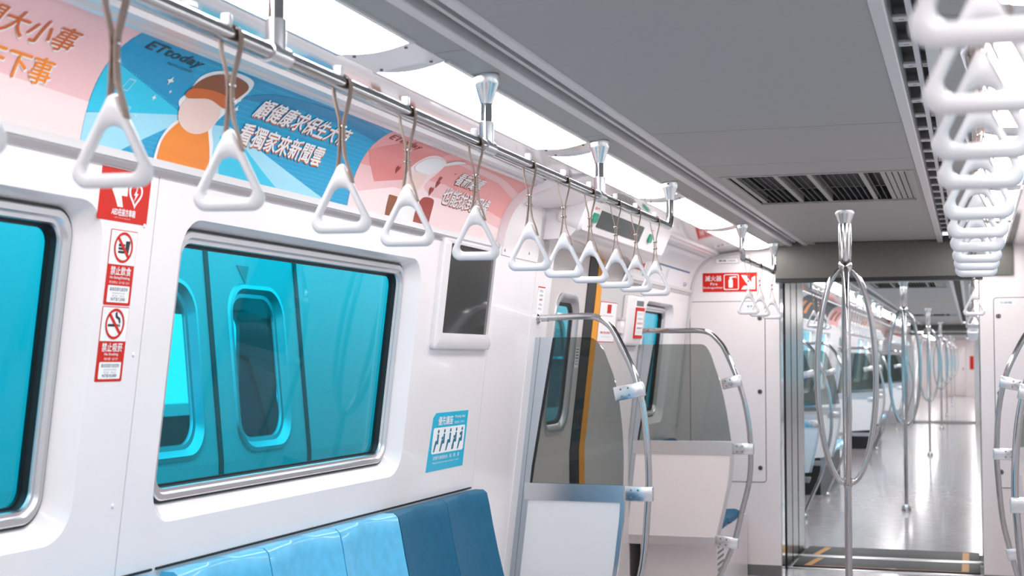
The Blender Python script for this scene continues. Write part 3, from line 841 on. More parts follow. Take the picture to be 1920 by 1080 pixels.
# LED display over the door
ld = empty('door_display', (-1.0, 6.6, 1.95), 'white rounded door display unit with dark LED strip under the rail', 'display')
q = MB()
def HD(y, v, k):      # sloped header face, v up along the face, k outwards
    p0 = Vector((-.988, 1.937)); dv = Vector((.030, .070)).normalized(); n = Vector((dv.y, -dv.x))
    p = p0+dv*v+n*k; return (p.x, y, p.y)
o_ = rrect(5.78, 7.47, -.006, .172, .04, 6)
q.loft([[HD(a, b, k) for a, b in l] for l, k in ((o_, -.11), (o_, -.012), (rrect(5.792, 7.458, .006, .160, .034, 6), 0))], 'white_panel', cap0=True, cap1=True); q.build('housing', ld)
q = MB(); q.prism(rrect(6.00, 6.84, .036, .114, .004, 2), [], HD, .003, -.004, 'led_dark'); q.build('led_screen', ld)
q = MB(); q.prism(circ(6.62, .068, .010, .010, 10), [], HD, .0042, .001, 'ad_maroon'); q.build('lit_dot', ld)
for y in (5.925, 7.03):
    q = MB(); q.prism(rrect(y-.036, y+.036, .050, .094, .016, 4), [], HD, .010, -.002, 'green'); q.build('indicator_lamp', ld)
    q = MB(); text(q, '開門', y-.04, y+.03, .106, .118, HD, .0012, 'red', .0); q.build('printed_text', ld)
q = MB(); q.prism(rect(7.50, 7.72, 1.885, 1.945), [], CV if False else (lambda a, b, k: CV(a, b-1.835, -k)), -.006, -.003, 'red')
for k in range(5): poly(q, rect(7.52+.036*k, 7.54+.036*k, 1.90, 1.935), (lambda a, b, k_: CV(a, b-1.835, -k_)), -.0065, 'sticker_white')
tag(q.build('notice_sticker'), 'small red and white notice beside the route map under the display', 'sticker')

# ------------------------------------------------------------------ seats
def seat(mname, wd=.447):
    e = empty('bench_seat', (0, 0, 0), '', 'seat')
    prof = [(-1.262, .868), (-1.258, .884), (-1.222, .884), (-1.207, .872), (-1.197, .83), (-1.182, .75), (-1.160, .65), (-1.135, .55), (-1.115, .48), (-1.085, .452), (-1.0, .440), (-.92, .445), (-.84, .45), (-.815, .44), (-.81, .415)]
    loops = []
    N = 11
    for j in range(N):
        u = j/(N-1); y = .0015+u*(wd-.003)
        e_ = min(u, 1-u)/.5
        row = []
        for i, (x, z) in enumerate(prof):
            k = 0 if i < 2 else min(1., (i-1)/3)
            dep = (1-(1-e_)**2)*.022*k
            if i <= 8: x -= dep*.9
            else: z -= dep*.7
            row.append((x, y, z))
        loops.append(row)
    b = MB(); split = 9
    b.loft([l[:split+1]+[(-1.2, l[0][1], l[9][2]), (-1.262, l[0][1], .48)] for l in loops], mname, closed=True, cap0=True, cap1=True)
    b.build('backrest', e, ang=50)
    c = MB(); c.loft([l[split:]+[(-.82, l[0][1], .405), (-1.2, l[0][1], .405)] for l in loops], mname, closed=True, cap0=True, cap1=True)
    c.build('seat_pan', e, ang=50)
    return e
SL = seat('seat_light'); SDK = seat('seat_dark')
def place(proto, flag, loc, label, group):
    if not flag:
        flag.append(1); proto.location = loc; proto['label'] = label
        if group: proto['group'] = group
        return proto
    return dup(proto, loc, label, group)
fl, fd = [], []
for y, lab in ((2.47, 'pale blue seat at the lower left corner beside the panel seam'),
               (2.974, 'pale blue seat under the left end of the big window'), (3.424, 'pale blue seat under the middle of the big window'), (3.874, 'pale blue seat next to the dark blue pair')):
    place(SL, fl, (0, y, 0), lab, 'pale blue bench seats')
for y, lab in ((4.325, 'dark blue priority seat next to the pale blue seats'), (4.772, 'dark blue priority seat next to the glass screen')):
    place(SDK, fd, (0, y, 0), lab, 'dark blue priority seats')
t = MB()
for a, b in ((2.974, 4.318), (4.328, 5.21), (2.3, 2.955)):
    t.prism(rect(a, b, .8875, .893), [], LW, -.004, .004, 'black')
struct(t.build('trim_6'), 'thin dark gap line between the seat tops and the wall')
t = MB(); t.box(-1.26, -1.0, 1.2, 5.74, 0, .40, 'aluminium'); tag(t.build('seat_base'), 'metal base box under the blue bench seats on the left wall', 'seat base')
place(SDK, fd, (0, 8.05, 0), 'blue end seat behind the far glass screen by the end wall', None)
place(SDK, fd, (0, 8.50, 0), 'blue seat in the corner next to the white end wall', None)
t = MB(); t.box(-1.24, -.80, 8.03, YE-.02, 0, .40, 'white_end')
for k in range(9): t.prism([(-.799, .10+k*.032), (-.799, .112+k*.032)] and rect(8.06, 8.26, .09+k*.032, .102+k*.032), [], lambda a, b, dd: (-.80+dd, a, b), .002, 0, 'ink_grey')
tag(t.build('seat_base'), 'cream louvred base under the corner seat beside the end wall', 'seat base')

# ------------------------------------------------------------------ glass seat partitions
def partition(Y, tube, glass_pts, low_pts, top, wallx, zr, zlow, pm, label, clamps, flip=False, frame_m='satin'):
    """Y plane; coordinates (x,z) left side; flip mirrors to the right side"""
    sg = -1 if flip else 1
    M3 = lambda a, b, k: (sg*a, Y+k, b)
    e = empty('seat_partition', (sg*-1.0, Y, 0), label, 'partition', 'glass seat partitions')
    q = MB(); pth = [M3(a, b, 0) for a, b in spline(tube, 6)]
    q.tube(pth, .0145, 'chrome', 14); hr = q.build('grab_rail', e)
    q = MB(); q.lathe([(.0001, 0), (.026, 0), (.028, .004), (.02, .010), (.0155, .012), (.0155, .05), (.0001, .051)], M3(tube[0][0], tube[0][1], 0), 'chrome', 16, 'x' ) if sg > 0 else q.lathe([(.0001, 0), (.026, 0), (.028, -.004), (.02, -.010), (.0155, -.012), (.0155, -.05), (.0001, -.051)], M3(tube[0][0], tube[0][1], 0), 'chrome', 16, 'x')
    q.build('wall_flange', hr)
    # glass: left edge on wall, right edge given top-down
    gp = [(wallx(top)+.006, top), ]+list(spline(glass_pts, 5))+[(wallx(zr)+.006, zr)]
    q = MB(); q.prism(gp, [], M3, -.004, .004, 'screen_glass'); q.build('glass_screen', e)
    # lower panel
    lp = [(wallx(zr-.07)+.042, zr-.072)]+list(spline(low_pts, 5))+[(wallx(zlow)+.042, zlow)]
    q = MB(); q.prism(lp, [], M3, -.008, .008, pm); q.build('lower_panel', e)
    # frame: wall post, mid rail, edge strip, bottom rail
    q = MB(); post = [(wallx(zz)+o, zz) for zz, o in ((top, .003), (.93, .0), (zlow-.045, .0))]
    post += [(wallx(zz)+o, zz) for zz, o in ((zlow-.045, .045), (.93, .05), (top, .082))]
    q.prism(post, [], M3, -.012, .012, 'post_alu')
    q.prism([(a_+.022, b_) for a_, b_ in post[:3]]+[(a_+.0245, b_) for a_, b_ in post[2::-1]], [], M3, -.0125, -.011, 'ink_grey')
    q.build('wall_post', e)
    q = MB(); q.prism([(wallx(zr-.1)+.038, zr), (low_pts[0][0]+.008, zr), (low_pts[0][0]+.008, zr-.072), (wallx(zr-.1)+.038, zr-.072)], [], M3, -.014, .014, frame_m); q.build('mid_rail', e)
    q = MB(); q.prism([(wallx(zlow)+.038, zlow), (low_pts[-1][0]+.008, zlow), (low_pts[-1][0]-.008, zlow-.05), (wallx(zlow)+.038, zlow-.05)], [], M3, -.014, .014, frame_m); q.build('bottom_rail', e)
    es = spline(low_pts, 5)
    q = MB(); q.prism([(a+.012, b) for a, b in es]+[(a-.006, b) for a, b in es[::-1]], [], M3, -.011, .011, frame_m); q.build('edge_strip', e)
    # black seal line beside the wall post
    q = MB(); q.prism([(wallx(top-.003)+.081, top-.003), (wallx(top)+.089, top-.003), (wallx(.93)+.058, .93), (wallx(zr)+.056, zr), (wallx(zr)+.047, zr), (wallx(.93)+.049, .93)], [], M3, -.006, .006, 'black'); q.build('seal', e)
    for (cx, cz, ang, ln) in clamps:
        q = MB(); b = bmesh.new(); bmesh.ops.create_cube(b, size=1)
        for v in b.verts: v.co = Vector((v.co.x*ln, v.co.y*.034, v.co.z*.062))
        bmesh.ops.bevel(b, geom=b.edges[:], offset=.005, segments=2, affect='EDGES', profile=.5)
        ca, sa = cos(ang), sin(ang)
        for v in b.verts:
            x, z = v.co.x-ln/2+.02, v.co.z
            v.co = Vector(M3(cx+x*ca-z*sa, cz+x*sa+z*ca, v.co.y))
        q.bm(b, 'satin')
        cl = q.build('clamp', e)
        for ux in (-.35, -.6):
            for uz in (-.015, .015):
                x, z = ux*ln, uz
                p = M3(cx+x*ca-z*sa, cz+x*sa+z*ca, -.0175)
                s_ = MB(); s_.lathe([(.0045, 0), (.0045, -.0015), (.0001, -.002)], p, 'ink_grey', 10, 'y'); s_.build('screw', cl)
    # base foot
    fx, fz = tube[-1]
    q = MB(); q.lathe([(.03, 0), (.034, .012), (.026, .035), (.0155, .045)], M3(fx, 0, 0), 'chrome', 16); q.build('foot', e)
    return e
tubeA = [(-1.195, 1.566), (-1.09, 1.570), (-.985, 1.573), (-.93, 1.567), (-.88, 1.538), (-.845, 1.49), (-.778, 1.354), (-.744, 1.25), (-.719, 1.105), (-.707, .90), (-.714, .749), (-.729, .571), (-.752, .45), (-.80, .26), (-.84, .10), (-.855, .03)]
glassA = [(-.985, 1.483), (-.945, 1.477), (-.905, 1.435), (-.885, 1.39), (-.847, 1.284), (-.826, 1.15), (-.815, .992), (-.817, .858)]
lowA = [(-.822, .788), (-.826, .723), (-.834, .656), (-.857, .481), (-.880, .40)]
partition(5.85, tubeA, glassA, lowA, 1.483, wx, .858, .40, 'partition_panel', 'near glass seat partition with curved chrome rail and pale lower panel beside the dark blue seats',
          [(-.744, 1.262, .20, .13), (-.708, .824, 0., .12), (-.768, .372, -.2, .12)])
tubeB = [(-1.195, 1.551), (-1.0, 1.549), (-.87, 1.549), (-.805, 1.535), (-.755, 1.492), (-.713, 1.429), (-.64, 1.251), (-.598, 1.08), (-.580, .90), (-.588, .724), (-.631, .547), (-.677, .37), (-.752, .198), (-.80, .09), (-.82, .03)]
glassB = [(-.87, 1.473), (-.832, 1.466), (-.80, 1.42), (-.773, 1.34), (-.744, 1.251), (-.71, 1.09), (-.687, .935)]
lowB = [(-.687, .86), (-.688, .809), (-.700, .70), (-.734, .544), (-.768, .40)]
partition(7.87, tubeB, glassB, lowB, 1.473, wx, .930, .40, 'partition_warm', 'far glass seat partition with chrome rail in front of the white end wall',
          [(-.648, 1.268, .22, .11), (-.582, .893, 0, .12), (-.672, .372, -.12, .13)], frame_m='aluminium')
partition(7.87, tubeA, glassA, lowA, 1.483, wx, .930, .40, 'partition_warm', 'right-hand glass partition with chrome rail at the right edge before the hatch',
          [(-.748, 1.268, .2, .13), (-.709, .893, 0, .12), (-.768, .372, -.2, .12)], flip=True, frame_m='aluminium')
tubeC = [(a-.035, b) for a, b in tubeA]
partition(5.85, [(-1.195, 1.566)]+tubeC[1:], [(a-.035, b) for a, b in glassA], [(a-.035, b) for a, b in lowA], 1.483, wx, .858, .40, 'partition_panel', 'blue-tinted chrome rail of the nearest right-hand partition cut off by the frame',
          [(-.78, 1.262, .20, .13), (-.743, .824, 0., .12), (-.803, .372, -.2, .12)], flip=True)

# ------------------------------------------------------------------ ceiling rails
def flange(mb, x, y, zt=2.115):
    mb.lathe([(.033, zt), (.033, zt-.020), (.031, zt-.026), (.017, zt-.070), (.0165, zt-.074)], (x, y, 0), 'satin', 22)
def handrail(x, y0, y1, st, label, el0, el1, zr=1.93):
    e = empty('ceiling_handrail', (x, (y0+y1)/2, zr), label, 'handrail', 'ceiling handrails')
    q = MB(); pth = []
    def arc(yc, s0):
        return [(x, yc+s0*.045*sin(pi/2*k/6), zr+.045-.045*cos(pi/2*k/6)) for k in range(7)]
    if el0: pth += [(x, y0, 2.05), (x, y0, zr+.06)]+arc(y0+.045, -1)[::-1]
    else: pth += [(x, y0, zr)]
    if el1: pth += arc(y1-.045, 1)+[(x, y1, zr+.06), (x, y1, 2.05)]
    else: pth += [(x, y1, zr)]
    q.tube(pth, .0155, 'chrome', 16); q.build('rail', e)
    for y in ([y0] if el0 else [])+([y1] if el1 else []):
        q = MB(); flange(q, x, y); f_ = q.build('ceiling_flange', e)
        s_ = MB(); s_.lathe([(.004, -.0005), (.004, -.002), (.0001, -.002)], (x, y-.033, 2.105), 'ink', 8, 'y'); s_.build('grub_screw', f_)
    for y in st:
        q = MB(); q.tube([(x, y, 2.05), (x, y, 1.96)], .0145, 'chrome', 16)
        s_ = q.build('stanchion', e)
        q = MB(); flange(q, x, y); q.build('ceiling_flange', s_)
        q = MB(); q.lathe([(.0145, 1.996), (.0185, 1.994), (.0185, 1.935)], (x, y, 0), 'satin', 18)
        q.lathe([(.0158, -.036), (.0195, -.035), (.0195, .035), (.0158, .036)], (x, y, zr), 'satin', 18, 'y'); q.build('tee_joint', s_)
    return e
handrail(-.58, -.6, 5.70, [1.09, 2.24, 3.39, 4.545], 'long chrome handrail under the left row of lights carrying the near straps', False, True)
handrail(-.58, 7.62, 8.92, [], 'short chrome handrail with elbow ends near the end wall, left side', True, True)
handrail(.607, -.6, 5.70, [1.09, 2.24, 3.39, 4.545], 'long chrome handrail on the right behind the big strap handles', False, True)
handrail(.607, 7.62, 8.92, [], 'short chrome handrail near the end wall, right side', True, True)

# ------------------------------------------------------------------ hanging straps
def tri_loop(bw, zb, zt, rb, rt, n=8):
    """rounded triangle, corners: right-bottom, apex, left-bottom; equal counts for lofting"""
    C_ = [Vector((bw, zb)), Vector((0, zt)), Vector((-bw, zb))]; R_ = [rb, rt, rb]; out = []
    for i in range(3):
        p, a, b = C_[i], C_[i-1], C_[(i+1) % 3]
        u = (a-p).normalized(); v = (b-p).normalized(); half = math.acos(max(-1, min(1, u.dot(v))))/2
        dist = R_[i]/math.tan(half); cen = p+(u+v).normalized()*(R_[i]/sin(half))
        s0 = p+u*dist; s1 = p+v*dist
        w0 = math.atan2(*(s0-cen).yx); w1 = math.atan2(*(s1-cen).yx)
        dw = (w1-w0+pi) % (2*pi)-pi
        for k in range(n+1):
            w = w0+dw*k/n; out.append(cen+Vector((cos(w), sin(w)))*R_[i])
        nx = C_[(i+1) % 3]; un = (p-nx).normalized()
        vn = (C_[(i+2) % 3]-nx).normalized(); hn = math.acos(max(-1, min(1, un.dot(vn))))/2
        e1 = nx+un*(R_[(i+1) % 3]/math.tan(hn))
        for k in range(1, 5): out.append(s1.lerp(e1, k/5))
    return out
def strap():
    e = empty('hanging_strap', (0, 0, 0), '', 'strap')
    h = MB()
    O = tri_loop(.0735, -.295, -.148, .021, .008); I = tri_loop(.0475, -.2735, -.1765, .012, .0225)
    loops = []
    for o, i in zip(O, I):
        c = (o+i)/2; hw = (o-i)/2; L_ = []
        for k in range(10):
            w = 2*pi*k/10
            cw = math.copysign(abs(cos(w))**.75, cos(w)); sw = math.copysign(abs(sin(w))**.75, sin(w))
            L_.append((c.x+hw.x*cw, .0115*sw, c.y+hw.y*cw))
        loops.append(L_)
    h.loft(loops+[loops[0]], 'handle_white'); h.build('grip_handle', e, ang=60)
    # band: loop over the rail, riveted, spread over the apex
    pts = [(.026, -.012, -.196), (.019, -.011, -.172), (.008, -.005, -.145), (.0035, 0, -.118), (.003, 0, -.09), (.0055, 0, -.068), (.0155, 0, -.028), (.0182, 0, -.004)]
    pts += [(.0182*cos(pi*k/8), 0, .0182*sin(pi*k/8)) for k in range(1, 8)]
    pts += [(-.0182, 0, -.004), (-.0155, 0, -.028), (-.0055, 0, -.068), (-.003, 0, -.09), (-.0035, 0, -.118), (-.007, .005, -.145), (-.012, .011, -.168), (-.016, .0125, -.185)]
    b = MB(); P = [Vector(p) for p in pts]; loops = []
    for i, p in enumerate(P):
        t_ = (P[min(i+1, len(P)-1)]-P[max(i-1, 0)]).normalized(); wv = Vector((0, 1, 0)); wv = (wv-t_*wv.dot(t_)).normalized(); n_ = t_.cross(wv)
        loops.append([tuple(p+wv*a*.0095+n_*c*.0013) for a, c in ((1, 1), (-1, 1), (-1, -1), (1, -1))])
    b.loft(loops, 'strap_tan', cap0=True, cap1=True); b.build('band', e, ang=30)
    for z in (-.084, -.110):
        r = MB(); r.lathe([(.0001, -.0085), (.003, -.008), (.0042, -.006), (.0042, .006), (.003, .008), (.0001, .0085)], (0, 0, z), 'chrome', 10, 'x'); r.build('rivet', e)
    c = MB(); c.box(-.008, .008, -.032, -.014, .011, .031, 'clip_white', .003); c.build('rail_stop', e)
    return e
ST = strap(); fs_ = []
ordn = ['first', 'second', 'third', 'fourth', 'fifth', 'sixth', 'seventh', 'eighth', 'ninth', 'tenth', 'eleventh', 'twelfth', 'thirteenth']
left_y = [1.42, 1.745, 2.08, 2.52, 2.86, 3.31, 3.76, 4.11, 4.42, 4.77, 5.08, 5.41]
left_lab = ['white strap handle cut by the left edge of the frame', 'blurred white strap handle in front of the red arrow sign', 'white strap handle just right of the orange robed figure',
            'white strap handle in front of the right end of the blue poster', 'white strap handle in front of the rose poster figure', 'white strap handle overlapping the wall screen',
            'white strap handle in front of the pillar cover plate', 'white strap handle beside the door pillar, eighth on the left rail', 'white strap handle over the dark door gap, ninth on the left rail',
            'white strap handle under the door display, tenth on the left rail', 'white strap handle, second from the elbow end of the left rail', 'white strap handle nearest the elbow end of the left rail']
for y, lab in zip(left_y, left_lab):
    o = place(ST, fs_, (-.58, y, 1.93), lab, 'straps on the long left rail'); o.rotation_euler.z = random.uniform(.12, .24)
for y, lab in ((7.83, 'white strap handle nearest on the short left rail before the red fire sign'), (8.27, 'middle white strap handle on the short left rail by the hatch'), (8.80, 'white strap handle farthest on the short left rail by the corner')):
    o = place(ST, fs_, (-.58, y, 1.93), lab, 'straps on the short left rail'); o.rotation_euler.z = random.uniform(.08, .22)
right_y = [1.16, 1.48, 1.825, 2.145, 2.615, 3.02, 3.40, 3.80, 4.12, 4.44]
for k, y in enumerate(right_y):
    lab = ('huge blurred white strap handle at the top right corner' if k == 0 else 'white strap handle in the right-hand stack, %s from the top' % ordn[k])
    o = place(ST, fs_, (.607, y, 1.93), lab, 'straps stacked along the right rail'); o.rotation_euler.z = random.uniform(-.04, .04)
o = place(ST, fs_, (.607, 8.44, 1.93), 'small white strap handle on the short right rail below the stacked handles', None)

# ------------------------------------------------------------------ branched centre poles
def pole():
    e = empty('branched_pole', (0, 0, 0), '', 'pole')
    q = MB(); q.lathe([(.046, 2.12), (.046, 2.104), (.043, 2.098), (.027, 2.052), (.026, 2.05)], (0, 0, 0), 'satin', 24); q.build('ceiling_flange', e)
    zc, h_ = 1.31, .525
    for k in range(4):
        a = radians(8+90*k); ca, sa = cos(a), sin(a); pts = [(.017, 2.055), (.017, 1.98), (.016, 1.90)]
        for i in range(0, 29):
            th = pi*i/28; pts.append((.012+.128*max(0., sin(th))**1.05, zc+h_*cos(th)))
        q = MB(); q.tube([(r*ca, r*sa, z) for r, z in pts], .0145, 'chrome', 12); q.build('curved_bar', e)
    q = MB(); q.lathe([(.012, 1.90), (.032, 1.86), (.034, 1.83), (.02, 1.795), (.004, 1.78)], (0, 0, 0), 'chrome', 20); q.build('upper_joint', e)
    q = MB(); q.lathe([(.008, .84), (.024, .80), (.024, .775), (.0185, .765)], (0, 0, 0), 'chrome', 20); q.build('lower_joint', e)
    q = MB(); q.tube([(0, 0, .78), (0, 0, .03)], .0175, 'chrome', 16); q.build('lower_tube', e)
    q = MB(); q.lathe([(.044, 0), (.044, .01), (.034, .045), (.0185, .058)], (0, 0, 0), 'chrome', 20); q.build('floor_cup', e)
    return e
PO = pole(); fp = []
place(PO, fp, (.006, 7.1, 0), 'tall chrome centre pole with branching curved bars in front of the gangway', 'chrome branched poles')
for y, lab in ((13.52, 'chrome branched pole just past the gangway in the next carriage'), (21.3, 'chrome branched pole in the middle of the next carriage'), (29.6, 'small chrome branched pole near the far end of the next carriage'),
               (36.0, 'tiny chrome branched pole in the farthest carriage, first of three'), (44.2, 'tiny chrome branched pole in the farthest carriage, second of three'), (52.4, 'tiny chrome branched pole in the farthest carriage, last of three')):
    place(PO, fp, (0, y, 0), lab, 'chrome branched poles')

# ------------------------------------------------------------------ end wall, hatches, fire sign
XL, XR = -.588, .642
def EW(x, z, d): return (x, YE+d, z)
def arch_poly(x_in, z_lo=.07):
    pts = [(x_in, 2.14), (-.80, 2.14), (-.80, 2.10), (-1.0, 2.078)]+[(CV(0, CL*i/8, 0)[0], CV(0, CL*i/8, 0)[2]) for i in range(8, -1, -1)]
    return pts+[(wx(ZB), ZB), (wx(ZB), z_lo), (x_in, z_lo)]
w = MB(); w.prism(arch_poly(XL), [], EW, 0, .06, 'white_end')
w.prism([(-x, z) for x, z in arch_poly(-XR)][::-1], [], EW, 0, .06, 'white_end')
struct(w.build('wall_front'), 'pinkish white end wall panels either side of the gangway')
w = MB(); w.prism(rect(-1.32, XL, 0, .07), [], EW, .0, .05, 'dark_steel'); w.prism(rect(XR, 1.32, 0, .07), [], EW, .0, .05, 'dark_steel')
struct(w.build('baseboard_front'), 'dark kick board under the end wall')
w = MB(); w.box(XL-.02, XR+.2, YE-.02, YE+.10, 1.905, 2.16, 'header_grey', .006); w.box(XL-.02, XR+.02, YE-.012, YE+.10, 1.882, 1.905, 'black')
struct(w.build('trim_7'), 'grey bulkhead header above the gangway opening')
# grey rubber seal following the arch
sp = [(CV(0, CL*i/10, .006)[0], YE-.006, CV(0, CL*i/10, .006)[2]) for i in range(11)]
w = MB(); w.tube([(wx(.93)+.008, YE-.006, .95), (wx(1.4)+.008, YE-.006, 1.4)]+sp+[(-.95, YE-.006, 2.068), (-.82, YE-.006, 2.084)], .011, 'ceiling_trim', 8); struct(w.build('trim_8'), 'grey arched corner seal of the end wall')
def hatch(x0, x1, z0, z1, latches, label, lab_pos):
    e = empty('equipment_hatch', ((x0+x1)/2, YE, z0), label, 'hatch')
    q = MB(); q.prism(rrect(x0-.004, x1+.004, z0-.004, z1+.004, .022, 4), [], EW, -.0012, 0, 'seam'); q.build('gap_line', e)
    q = MB(); q.prism(rrect(x0, x1, z0, z1, .018, 4), [], EW, -.006, 0, 'white_end'); q.build('panel', e)
    for x, z in latches:
        q = MB(); q.lathe([(.015, .0), (.015, -.004), (.011, -.005), (.010, -.002), (.0001, -.002)], (x, YE-.006, z), 'dark_steel', 18, 'y'); q.box(x-.003, x+.003, YE-.012, YE-.006, z-.009, z+.009, 'ink'); q.build('latch', e)
    q = MB(); x, z, s_ = lab_pos; q.prism(rrect(x, x+.10, z, z+.032, .004, 3), [], EW, -.0072, -.006, 'sticker_white'); text(q, s_, x+.015, x+.085, z+.008, z+.024, EW, -.008, 'map_blue', .0); q.build('name_label', e)
    return e
hatch(-1.165, -.68, .60, 1.762, [(-.711, 1.655), (-.713, 1.18), (-.714, .69)], 'tall white equipment hatch with round latches on the end wall left of the gangway', (-.81, 1.715, '電氣箱'))
hatch(.725, 1.16, .605, 1.765, [(.75, 1.655), (.75, 1.18), (.75, .70)], 'white equipment hatch at the right edge with a small blue label', (.745, 1.72, '空調箱'))
q = MB(); q.prism(rect(-1.082, -.728, 1.828, 1.952), [], EW, -.002, 0, 'red')
text(q, '滅火器', -1.066, -.958, 1.898, 1.934, EW, -.003, 'sticker_white', .01); text(q, 'Fire', -1.03, -.985, 1.871, 1.888, EW, -.003, 'sticker_white', .01); text(q, 'Extinguisher', -1.076, -.948, 1.846, 1.862, EW, -.003, 'sticker_white', .01)
poly(q, rrect(-.943, -.845, 1.84, 1.942, .010, 4), EW, -.003, 'sticker_white', [rrect(-.938, -.850, 1.845, 1.937, .008, 4)])
poly(q, rrect(-.912, -.884, 1.855, 1.907, .006, 3), EW, -.003, 'sticker_white'); poly(q, [(-.906, 1.905), (-.89, 1.905), (-.89, 1.918), (-.864, 1.922), (-.858, 1.912), (-.862, 1.93), (-.906, 1.924)], EW, -.0032, 'sticker_white')
poly(q, [(-.83, 1.935), (-.80, 1.935), (-.762, 1.885), (-.762, 1.915), (-.738, 1.93), (-.738, 1.842), (-.83, 1.842), (-.812, 1.866), (-.785, 1.866)], EW, -.003, 'sticker_white')
tag(q.build('fire_extinguisher_sign'), 'red fire extinguisher sign with white pictogram on the end wall', 'sign')
q = MB(); q.prism(rrect(-1.0, -.842, 2.012, 2.048, .004, 3), [], EW, -.004, 0, 'aluminium'); poly(q, rect(-.992, -.85, 2.017, 2.043), EW, -.0045, 'sticker_white'); text(q, '車廂 1023', -.975, -.868, 2.024, 2.037, EW, -.005, 'ad_maroon', .02)
tag(q.build('car_number_plate'), 'small metal number plate above the fire extinguisher sign', 'sign')

# ------------------------------------------------------------------ gangway
g = MB()
YG0, YG1 = YE+.06, YB
for sg, x in ((-1, XL), (1, XR)):
    for a, b, o, m_ in ((YE+.05, 9.40, 0., 'chrome'), (9.40, 9.52, .02, 'dark_steel'), (9.52, 9.80, .0, 'steel_wall'), (9.80, 9.84, .02, 'black'), (9.84, 10.14, .0, 'steel_wall'), (10.14, 10.19, .02, 'black'), (10.19, 10.52, 0., 'steel_wall'), (10.52, 10.66, .01, 'dark_steel')):
        g.box(*sorted((x+sg*o, x+sg*(o+.03))), a, b, .0, 2.01, m_)
struct(g.build('wall_left.001'), 'stainless steel side panels of the gangway')
g = MB(); g.box(XL-.05, XR+.05, YE+.1, YB+.02, 2.0, 2.05, 'header_grey'); struct(g.build('ceiling'), 'low grey roof of the gangway')
def plate(y0, y1, z, label):
    e = empty('gangway_plate', (.02, (y0+y1)/2, z), label, 'floor plate', 'gangway floor plates')
    q = MB(); q.box(XL+.02, XR-.02, y0, y1, z-.012, z, 'plate_dark', .003); q.build('tread', e)
    for x0, x1 in ((XL+.09, XL+.135), (XR-.135, XR-.09)):
        q = MB(); q.prism([(x0, y0+.02), (x1, y0+.02), (x1+(.05 if x0 < 0 else 0), y1-.05), (x0+(.05 if x0 < 0 else 0), y1-.05)], [], lambda a, b, k: (a, b, z+k), .0012, 0, 'yellow'); q.build('yellow_mark', e)
    q = MB(); q.box(XL+.09, XR-.09, y0+.015, y0+.03, z-.001, z+.0012, 'ad_rust'); q.build('edge_line', e)
plate(9.64, 10.10, .014, 'dark gangway floor plate with yellow end marks, nearer one')
plate(10.17, 10.66, .014, 'dark gangway floor plate with yellow end marks, farther one')
q = MB(); q.box(XL, XR, 10.09, 10.18, -.01, .018, 'aluminium', .004); q.box(XL, XR, 9.58, 9.645, -.01, .006, 'aluminium', .002); struct(q.build('trim_9'), 'metal sill strips across the gangway floor')

# ------------------------------------------------------------------ the carriages beyond
def side(mb, y0, y1, fn, wins, doors):
    ys = sorted([y0, y1]+[a for d_ in doors for a in (d_-.97, d_+.97)])
    for a, b in zip(ys[:-1], ys[1:]):
        if any(abs((a+b)/2-d_) < .5 for d_ in doors):
            c_ = (a+b)/2
            dh = [rrect(c_+s0-.2, c_+s0+.2, 1.06, 1.70, .09, 5) for s0 in (-.38, .38)]
            DF = lambda y, z, k: fn(y, z, k+.05)
            mb.prism(rect(a, b, 0, .93), [], DF, 0, .02, 'door_grey'); mb.prism(rect(a, b, .93, 1.95), dh, DF, 0, .02, 'door_grey')
            mb.prism(rect(c_-.06, c_+.02, 0, 1.95), [], DF, -.004, 0, 'rubber')
            mb.prism(rect(c_+.02, c_+.10, 0, 1.95), [], DF, -.004, 0, 'yellow')
        else:
            hs = [recess(mb, wa, wb, fn) for wa, wb in wins if wa > a and wb < b]
            panel(mb, a, b, 0, 1.83, fn, hs)
def carriage(y0, y1, doors, wins, nm):
    for fn, cv_, sd in ((LW, CV, 'left'), (RW, CVR, 'right')):
        m_ = MB(); side(m_, y0, y1, fn, wins, doors)
        cove_sheet(m_, y0, y1, cv_, 'white_panel')
        struct(m_.build('wall_%s' % sd, merge=False), 'white %s wall of the %s carriage' % (sd, nm))
        k = MB()
        for a, b in wins: k.prism(rrect(a+.047, b-.047, 1.038, 1.708, .06, 6), [], fn, .062, .068, 'window_glass')
        for d_ in doors:
            for s0 in (-.38, .38): k.prism(rrect(d_+s0-.2, d_+s0+.2, 1.06, 1.70, .09, 5), [], fn, .06, .066, 'window_glass')
        WN[0] += 1; struct(k.build('window_%d' % WN[0]), 'tinted window panes of the %s carriage' % nm)
    m_ = MB(); vs_ = [v for v in ((14.0, 15.1), (24.0, 25.1)) if y0 < v[0] < y1]
    cuts = [y0]+[q_ for v in vs_ for q_ in v]+[y1]
    ceiling_run(m_, y0, y1, list(zip(cuts[::2], cuts[1::2])), True)
    for a, b in vs_:
        m_.box(-.396, -.365, a, b, 2.121, 2.14, 'ceiling_grey'); m_.box(.384, .396, a, b, 2.121, 2.14, 'ceiling_grey')
    struct(m_.build('ceiling'), 'grey ceiling of the %s carriage' % nm)
def bulk(y, y2, label, closed=False):
    m_ = MB()
    F = lambda x, z, d: (x, y+d, z)
    if closed: m_.prism(arch_poly(0, 0), [], F, 0, .05, 'white_end'); m_.prism([(-x, z) for x, z in arch_poly(0, 0)][::-1], [], F, 0, .05, 'white_end')
    else:
        m_.prism(arch_poly(-.64, 0), [], F, 0, .05, 'white_end'); m_.prism([(-x, z) for x, z in arch_poly(-.64, 0)][::-1], [], F, 0, .05, 'white_end')
        m_.box(-.66, .66, y, y+.05, 2.0, 2.15, 'header_grey')
    struct(m_.build('wall_front'), label)
